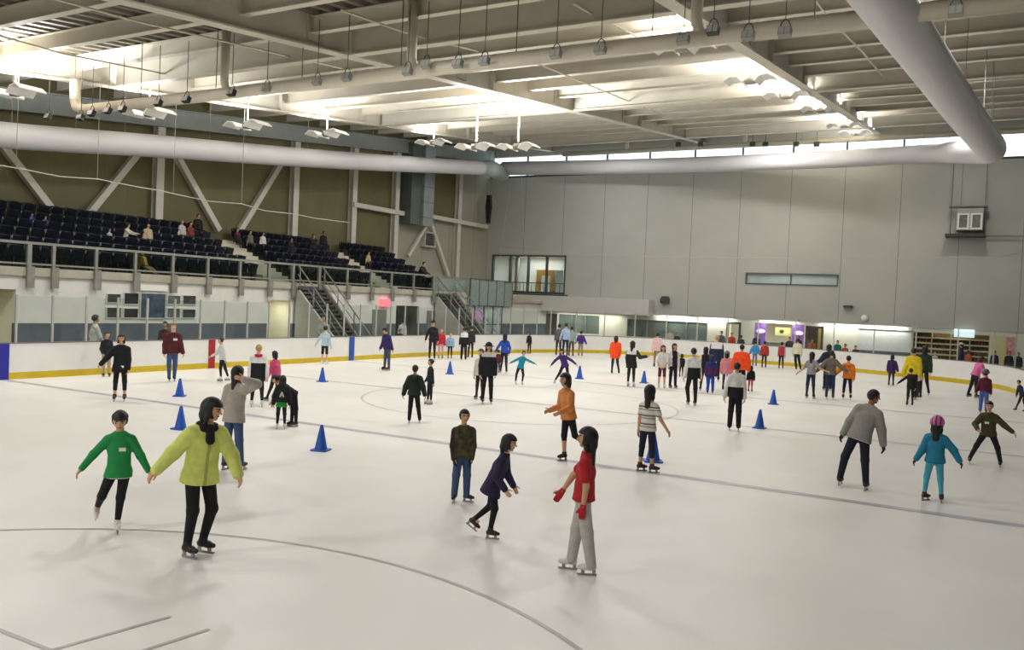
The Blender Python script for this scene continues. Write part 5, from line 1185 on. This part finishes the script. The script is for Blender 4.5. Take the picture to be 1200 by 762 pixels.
Pn('small child in black between the two people in white and black', 798, 442, 415, 165, '#111116', '#121217', '#17171a', 'bob', '#0f0c0b', kid=.8, puff=.02)
Pn('man in a white top and black trousers striding away to the left', 810, 475, 408, -160, '#d2d0cc', ('#101015', .006), '#141416', 'short', '#0f0c0b', 'a', yoke=('#101015', .15), hem=.05, al=(-10, 5, -14, 8), ar=(8, 8, 12, 10), ll=(-10, 5, 8, -8), lr=(4, 0, 2, 0), puff=.012)
Pn('girl with long black hair in a dark dress and tights, beside the blond instructor', 825, 458, 407, -165, '#15151c', '#14141a', '#2a2426', 'vlong', '#0b0908', 'a', hem=.12, flare=.12, sleevec='#c9c6c2', ll=(-6, 0, -4, 0), lr=(6, 0, 2, 0))
Pn('blond instructor with white shoulders and a navy jacket, seen from behind in the far crowd', 838, 447, 393, 176, '#16203a', '#121a34', '#15151a', 'short', '#a5854c', 'b', cape=('#d6d3cf', .2), hem=.1, flare=.05, puff=.014, wide=1.04)
Pn('child in a purple jacket and bright blue trousers in front of the blond instructor', 832, 461, 416, 176, '#4a1a4a', ('#1c3f9c', .012), '#1a1a20', 'bob', '#14204a', 'a', cape=('#1c2a6c', .18), kid=.6, puff=.02, hem=.04, extra=[('hood', '#1c2a6c')])
Pn('child in a pink coat and grey hat between the instructor and the person in orange', 850, 457, 412, 170, '#cf8792', '#4a4a5a', '#1b1b20', 'bob', '#14100e', kid=.6, puff=.02, hem=.1, flare=.1, extra=[('beanie', '#6a6a6e')])
Pn('large person in a bright orange jacket and black trousers in the far crowd', 867, 460, 404, 174, '#f04a10', ('#15151a', .008), '#15151a', 'short', '#0f0c0b', 'a', puff=.03, hem=.05, al=(-16, 5, -10, 8), ar=(14, 5, 6, 10), wide=1.12)
Pn('tall person in a white top and high black trousers beside a blue cone', 860, 505, 425, 176, '#d2d0cb', ('#101015', .012), '#161618', 'short', '#0f0c0b', 'a', yoke=('#101015', .13), hem=.03, al=(-14, 5, -12, 8), ar=(8, 5, 6, 8), ll=(-3, 0, -2, 0), lr=(2, 0, 2, 0), puff=.01)
Pn('small child in black and pink right of the tall person in white and black', 879, 459, 429, 170, '#17141a', '#c23a5c', '#1b1b20', 'long', '#0f0c0b', kid=.9, puff=.025, hem=.02)
Pn('child in a light blue jacket at the far boards under the violet sign', 884, 429, 400, 175, '#3f8fc4', '#6a6a74', '#1b1b20', 'short', '#14100e', 'a', kid=.5, puff=.02, al=(-24, 5, -20, 8), ar=(20, 5, 14, 8))
Pn('child in a red jacket at the far boards right of the one in light blue', 895, 431, 400, 178, '#a03224', '#3a1e22', '#1b1b20', 'short', '#14100e', 'a', kid=.4, puff=.02)
Pn('child in red and white at the far boards left of the man in cream', 915, 432, 401, 172, '#a8323c', '#17171c', '#1b1b20', 'short', '#14100e', 'a', kid=.4, puff=.018, tone=None, sleevec='#c9c0bc')
Pn('man in a cream jacket and black trousers gliding past the far boards', 933, 433, 397, 160, '#cfc9b0', ('#17191c', .01), '#1b1b20', 'short', '#14100e', 'a', puff=.02, hem=.03, lean=4, ll=(2, 0, 8, 0), lr=(8, 0, 14, 0))
Pn('girl in a grey T-shirt and dark jeans left of the man in grey brown', 949, 467, 413, 160, '#8b8b90', '#1c2440', '#2a1e1c', 'long', '#120c0a', 'a', sleeve=.35, al=(-28, 5, -50, 8), ar=(40, 5, 70, 5), ll=(-5, 0, -2, 0), lr=(4, 0, 4, 0), hem=.0)
Pn('man in a grey brown shirt holding hands with a girl and the child in orange', 972, 468, 411, 176, '#6e6258', ('#1f2f54', .004), '#2a2624', 'short', '#0f0c0b', 'a', al=(-40, 5, -42, 8), ar=(44, 5, 62, 5), hem=.02, puff=.01)
Pn('person in a dark blue jacket behind the man in grey brown', 969, 458, 404, -165, '#18223a', '#151a28', '#15151a', 'bob', '#0f0c0b', 'a', al=(-30, 5, -60, 5), puff=.016, hem=.05)
Pn('child in an orange hooded top, dark leggings and black skates, seen from behind', 992, 468, 417, 174, '#e07a1c', '#161c34', '#17171a', 'short', '#0f0c0b', 'a', al=(-42, 5, -40, 5), ar=(10, 5, 4, 8), ll=(-5, 0, -3, 0), lr=(6, 0, 4, 0), kid=.4, capri=.6, puff=.018, hem=.03, extra=[('hood', '#e07a1c')])
Pn('child in a dark purple coat standing alone before the shutter', 1044, 452, 416, 172, '#33164e', '#262a44', '#1b1b20', 'bob', '#0f0c0b', 'a', al=(-9, 5, -4, 8), ar=(20, 5, 16, 8), kid=.4, hem=.12, flare=.1, puff=.018)
Pn('person in a yellow jacket in the cluster near the right boards', 1068, 468, 408, 165, '#d3bb12', ('#17191e', .006), '#1b1b20', 'short', '#0f0c0b', 'a', al=(-14, 5, -20, 8), ar=(10, 5, 6, 8), puff=.02, hem=.03)
Pn('person with long black hair in a dark green jacket right of the one in yellow', 1081, 463, 406, 172, '#1c2c1c', '#17171c', '#1b1b20', 'vlong', '#0b0908', 'a', puff=.014, hem=.03, lr=(5, 0, 12, -4))
Pn('child in black reaching to the left in front of the person in yellow', 1066, 475, 432, -165, '#1a1218', '#14141a', '#15151a', 'short', '#0f0c0b', 'a', lean=8, al=(-50, 5, -48, 5), kid=.3, hem=.03)
Pn('child in a pale pink jacket bending in the cluster near the right boards', 1077, 466, 428, -120, '#d2b4b4', '#232430', '#1b1b20', 'short', '#3a2a20', 'a', lean=24, kid=.6, puff=.018)
Pn('woman in a pink jacket and navy trousers with reddish hair bending to the right', 1141, 466, 418, 125, '#d4639a', ('#15182c', .006), '#1d1517', 'bob', '#4a1a24', 'a', lean=22, al=(2, 5, 20, 10), ar=(18, 5, 30, 8), ll=(-10, 0, -14, 0), lr=(3, 0, 2, 0), puff=.016, hem=.01)
Pn('child in a maroon top, blue trousers and grey helmet beside the woman in pink', 1152, 484, 434, 168, '#571428', ('#4560a8', .014), '#1d1517', 'short', '#2a1a14', 'a', lean=6, al=(-16, 5, -20, 8), kid=.8, hem=.0, puff=.012, extra=[('helmet', '#6a7270')])
# ------------------------------------------------------------------ people behind the boards
def behind(label, x, yh, F, *a, X=None, Y=54.6, **k):
    q = onx(x, yh+25, X) if X is not None else ony(x, yh+14, Y)
    return Pn(label, x, 0, yh, F, *a, ground=(q[0], q[1], -.03), skate=False, group=None, **k)
LB = -26.3
behind('man in a white shirt standing behind the left glass', 111, 369, 110, '#c9c8c4', '#1b1b20', '#1a1a1a', 'short', '#14100e', 'a', X=LB, sleeve=.5, ar=(20, 5, 40, 10))
behind('dark haired person in dark red behind the man in maroon, beyond the glass', 193, 377, -20, '#4a1a1e', '#1b1b20', '#1a1a1a', 'short', '#14100e', 'a', X=LB)
behind('person in a grey shirt with folded arms behind the left glass by the stair', 379, 370, -30, '#a7a8a4', '#3a3a3e', '#1a1a1a', 'short', '#14100e', 'a', X=LB, sleeve=.5, al=(-14, 10, 40, 40), ar=(14, 10, -40, 40))
behind('person in a black coat behind the glass near the dark doors under the stand', 468, 386, 40, '#121214', '#141416', '#141416', 'short', '#14100e', 'a', X=LB, puff=.02)
behind('person in a pale top by the dark doors under the stand', 471, 374, -150, '#b9bcc0', '#2a2c34', '#141416', 'short', '#14100e', 'a', X=-28.2)
behind('person in dark blue behind the glass below the balcony end', 580, 376, 30, '#2a3a52', '#20242c', '#141416', 'short', '#14100e', 'a', puff=.02, Y=53.6)
behind('person in a red jacket behind the glass in the far left corner', 604, 374, 60, '#c42a2c', '#3a2420', '#141416', 'short', '#14100e', 'a', puff=.02, Y=54.2)
for lb, x, yh, tp, hc_, kd in (('person in a pale jacket behind the far glass, left of the one in black', 785, 386, '#bdb6ac', '#4a3a2c', 0), ('person in black behind the far glass, right of the pale jacket', 793, 390, '#15151a', '#14100e', 0), ('person in grey standing left of the dark door frame behind the far glass', 845, 388, '#4a5058', '#14100e', 0),
                              ('person in an orange red jacket in the dark framed doorway', 857, 390, '#c43c1c', '#4a2a1a', 0), ('person in dark clothes right of the dark framed doorway', 868, 393, '#23282e', '#14100e', .2), ('person in blue before the left violet sign', 886, 391, '#2a2a5a', '#14100e', 0), ('person in maroon before the right violet sign, left one', 925, 395, '#3a2430', '#14100e', 0),
                              ('person in dark purple before the right violet sign, right one', 935, 393, '#3c2048', '#14100e', 0), ('person in orange in the yellow lit doorway', 951, 397, '#b05a34', '#2a1a12', .2), ('person in a teal jacket behind the far glass before the white wall', 981, 399, '#2c6a68', '#14100e', 0), ('child in red behind the far glass before the white wall', 990, 403, '#a82c34', '#14100e', .6),
                              ('child in maroon behind the far glass left of the shutter', 1002, 405, '#6a1c26', '#14100e', .6), ('person with pale hair behind the glass before the skate shelves', 1095, 413, '#c9a9a6', '#bdb0a0', .3), ('child in orange beside the attendant in navy at the skate shelves', 1134, 411, '#c0562c', '#2a1a12', .6),
                              ('person in black left of the pink poster behind the right glass', 1165, 411, '#15151a', '#14100e', 0), ('person in black below the pink poster behind the right glass', 1182, 412, '#1a1a20', '#14100e', 0), ('person in dark clothes at the right edge behind the glass', 1193, 413, '#17181c', '#14100e', 0)):
    behind(lb, x, yh, random.choice((-30, 20, 150, 175, 0)), tp, '#1b1c22', '#15151a', 'short', hc_, 'a', kid=kd, puff=.014)
behind('attendant in a navy shirt and white cap at the skate shelves', 1126, 402, -100, '#1c2c5c', '#1b1c22', '#15151a', 'short', '#14100e', 'a', extra=[('cap', '#dcdcda')], wide=1.15, puff=.016)
# ------------------------------------------------------------------ people in the stand
def seated(label, x, r_, yh, F, *a, dx=0, dz=0, tl=(70, 52), **k):
    X = R0-RD*r_+dx; q = onx(x, yh+12, X); k.setdefault('ll', (tl[0], tl[1], 5, 5)); k.setdefault('lr', (tl[0], tl[1]-6, 5, 5))
    return Pn(label, x, 0, yh, F, *a, ground=(X, q[1], 3.39+RH*r_+dz), skate=False, **k)
seated('man in a white shirt sitting in the seats and reaching out to the right', 147, 3, 262, 60, '#cfccc0', '#20201c', '#1a1a1a', 'short', '#14100e', 'a', lean=14, al=(50, 10, 75, 10), ar=(60, 5, 85, 5))
seated('person in a beige top sitting in the seats right of the man in white', 173, 3, 262, 35, '#b5a583', '#2a261e', '#1a1a1a', 'short', '#20160f', 'a', wide=1.1, puff=.014)
seated('child in brown and yellow lying back in the front row with bare legs stretched out', 170, 0, 294, 45, '#65501f', None, '#7a5a44', 'short', '#2a1c10', 'a', kid=.6, lean=-20, puff=.02, tone=('#b09a24', .06), tl=(60, 30), ll=(62, 30, 50, 20), lr=(70, 24, 48, 20), dx=.1)
seated('person in pale grey sitting high in the left block before the diagonal brace', 213, 4, 258, 35, '#b3b0a8', '#1c1c22', '#1a1a1a', 'short', '#8a7a60', 'a')
seated('person in dull red sitting high in the left block beside the pale grey one', 223, 4, 260, 35, '#7a3026', '#1c1c22', '#1a1a1a', 'short', '#14100e', 'a', kid=.3)
seated('person in black sitting in the back row before the diagonal brace', 232, 5, 251, 35, '#121216', '#121216', '#1a1a1a', 'short', '#0f0c0b', 'a', puff=.02)
seated('person in bright blue sitting in the back rows far left', 37, 4, 250, 30, '#1f3f9a', '#151a2c', '#1a1a1a', 'short', '#0f0c0b', 'a')
seated('person in lilac sitting in the back rows, right of the one in bright blue', 53, 4, 253, 30, '#5a548a', '#20243a', '#1a1a1a', 'short', '#0f0c0b', 'a')
seated('child in white sitting left of the man in the white shirt', 128, 3, 268, 35, '#b9b6b0', '#1c1c22', '#1a1a1a', 'short', '#14100e', 'a', kid=.8)
seated('person in black with a red collar sitting right of the first stair aisle', 278, 4, 267, 40, '#15131a', '#1c1c22', '#1a1a1a', 'short', '#2a160f', 'a', cape=('#6a1c22', .24))
seated('person in grey sitting between the one in black and the one in white', 293, 4, 270, 40, '#6a675c', '#3a3830', '#1a1a1a', 'short', '#14100e', 'a')
seated('person in a white top sitting in the block between the aisles', 308, 4, 272, 40, '#cfc8c6', '#1c1c22', '#1a1a1a', 'short', '#14100e', 'a')
seated('person in black sitting highest in the block between the aisles', 379, 5, 271, 40, '#0f0f12', '#121216', '#1a1a1a', 'short', '#0f0c0b', 'c', puff=.016)
seated('person in black and dark red sitting left of the highest one in black', 367, 4, 275, 40, '#1c1216', '#17171c', '#1a1a1a', 'short', '#0f0c0b', 'a')
seated('person in dark clothes sitting low in the block between the aisles', 341, 3, 279, 40, '#141216', '#17171c', '#1a1a1a', 'short', '#0f0c0b', 'c')
seated('person in a tan top and khaki trousers sitting right of the second stair aisle', 431, 3, 295, 42, '#b49c78', '#6a5a3c', '#1a1a1a', 'short', '#14100e', 'a', lean=6)
q = onx(492, 320, RX-.6); Pn('person in dark clothes leaning on the guard rail at the far end of the stand', 492, 0, 307, 60, '#17181c', '#1b1c22', '#15151a', 'short', '#0f0c0b', 'a', ground=(RX-.6, q[1], 3.39), skate=False, lean=22, puff=.018, al=(30, 20, 60, 20), ar=(30, 10, 60, 15))
print('people', NP[0], 'seats', nseat, 'skates', ns)
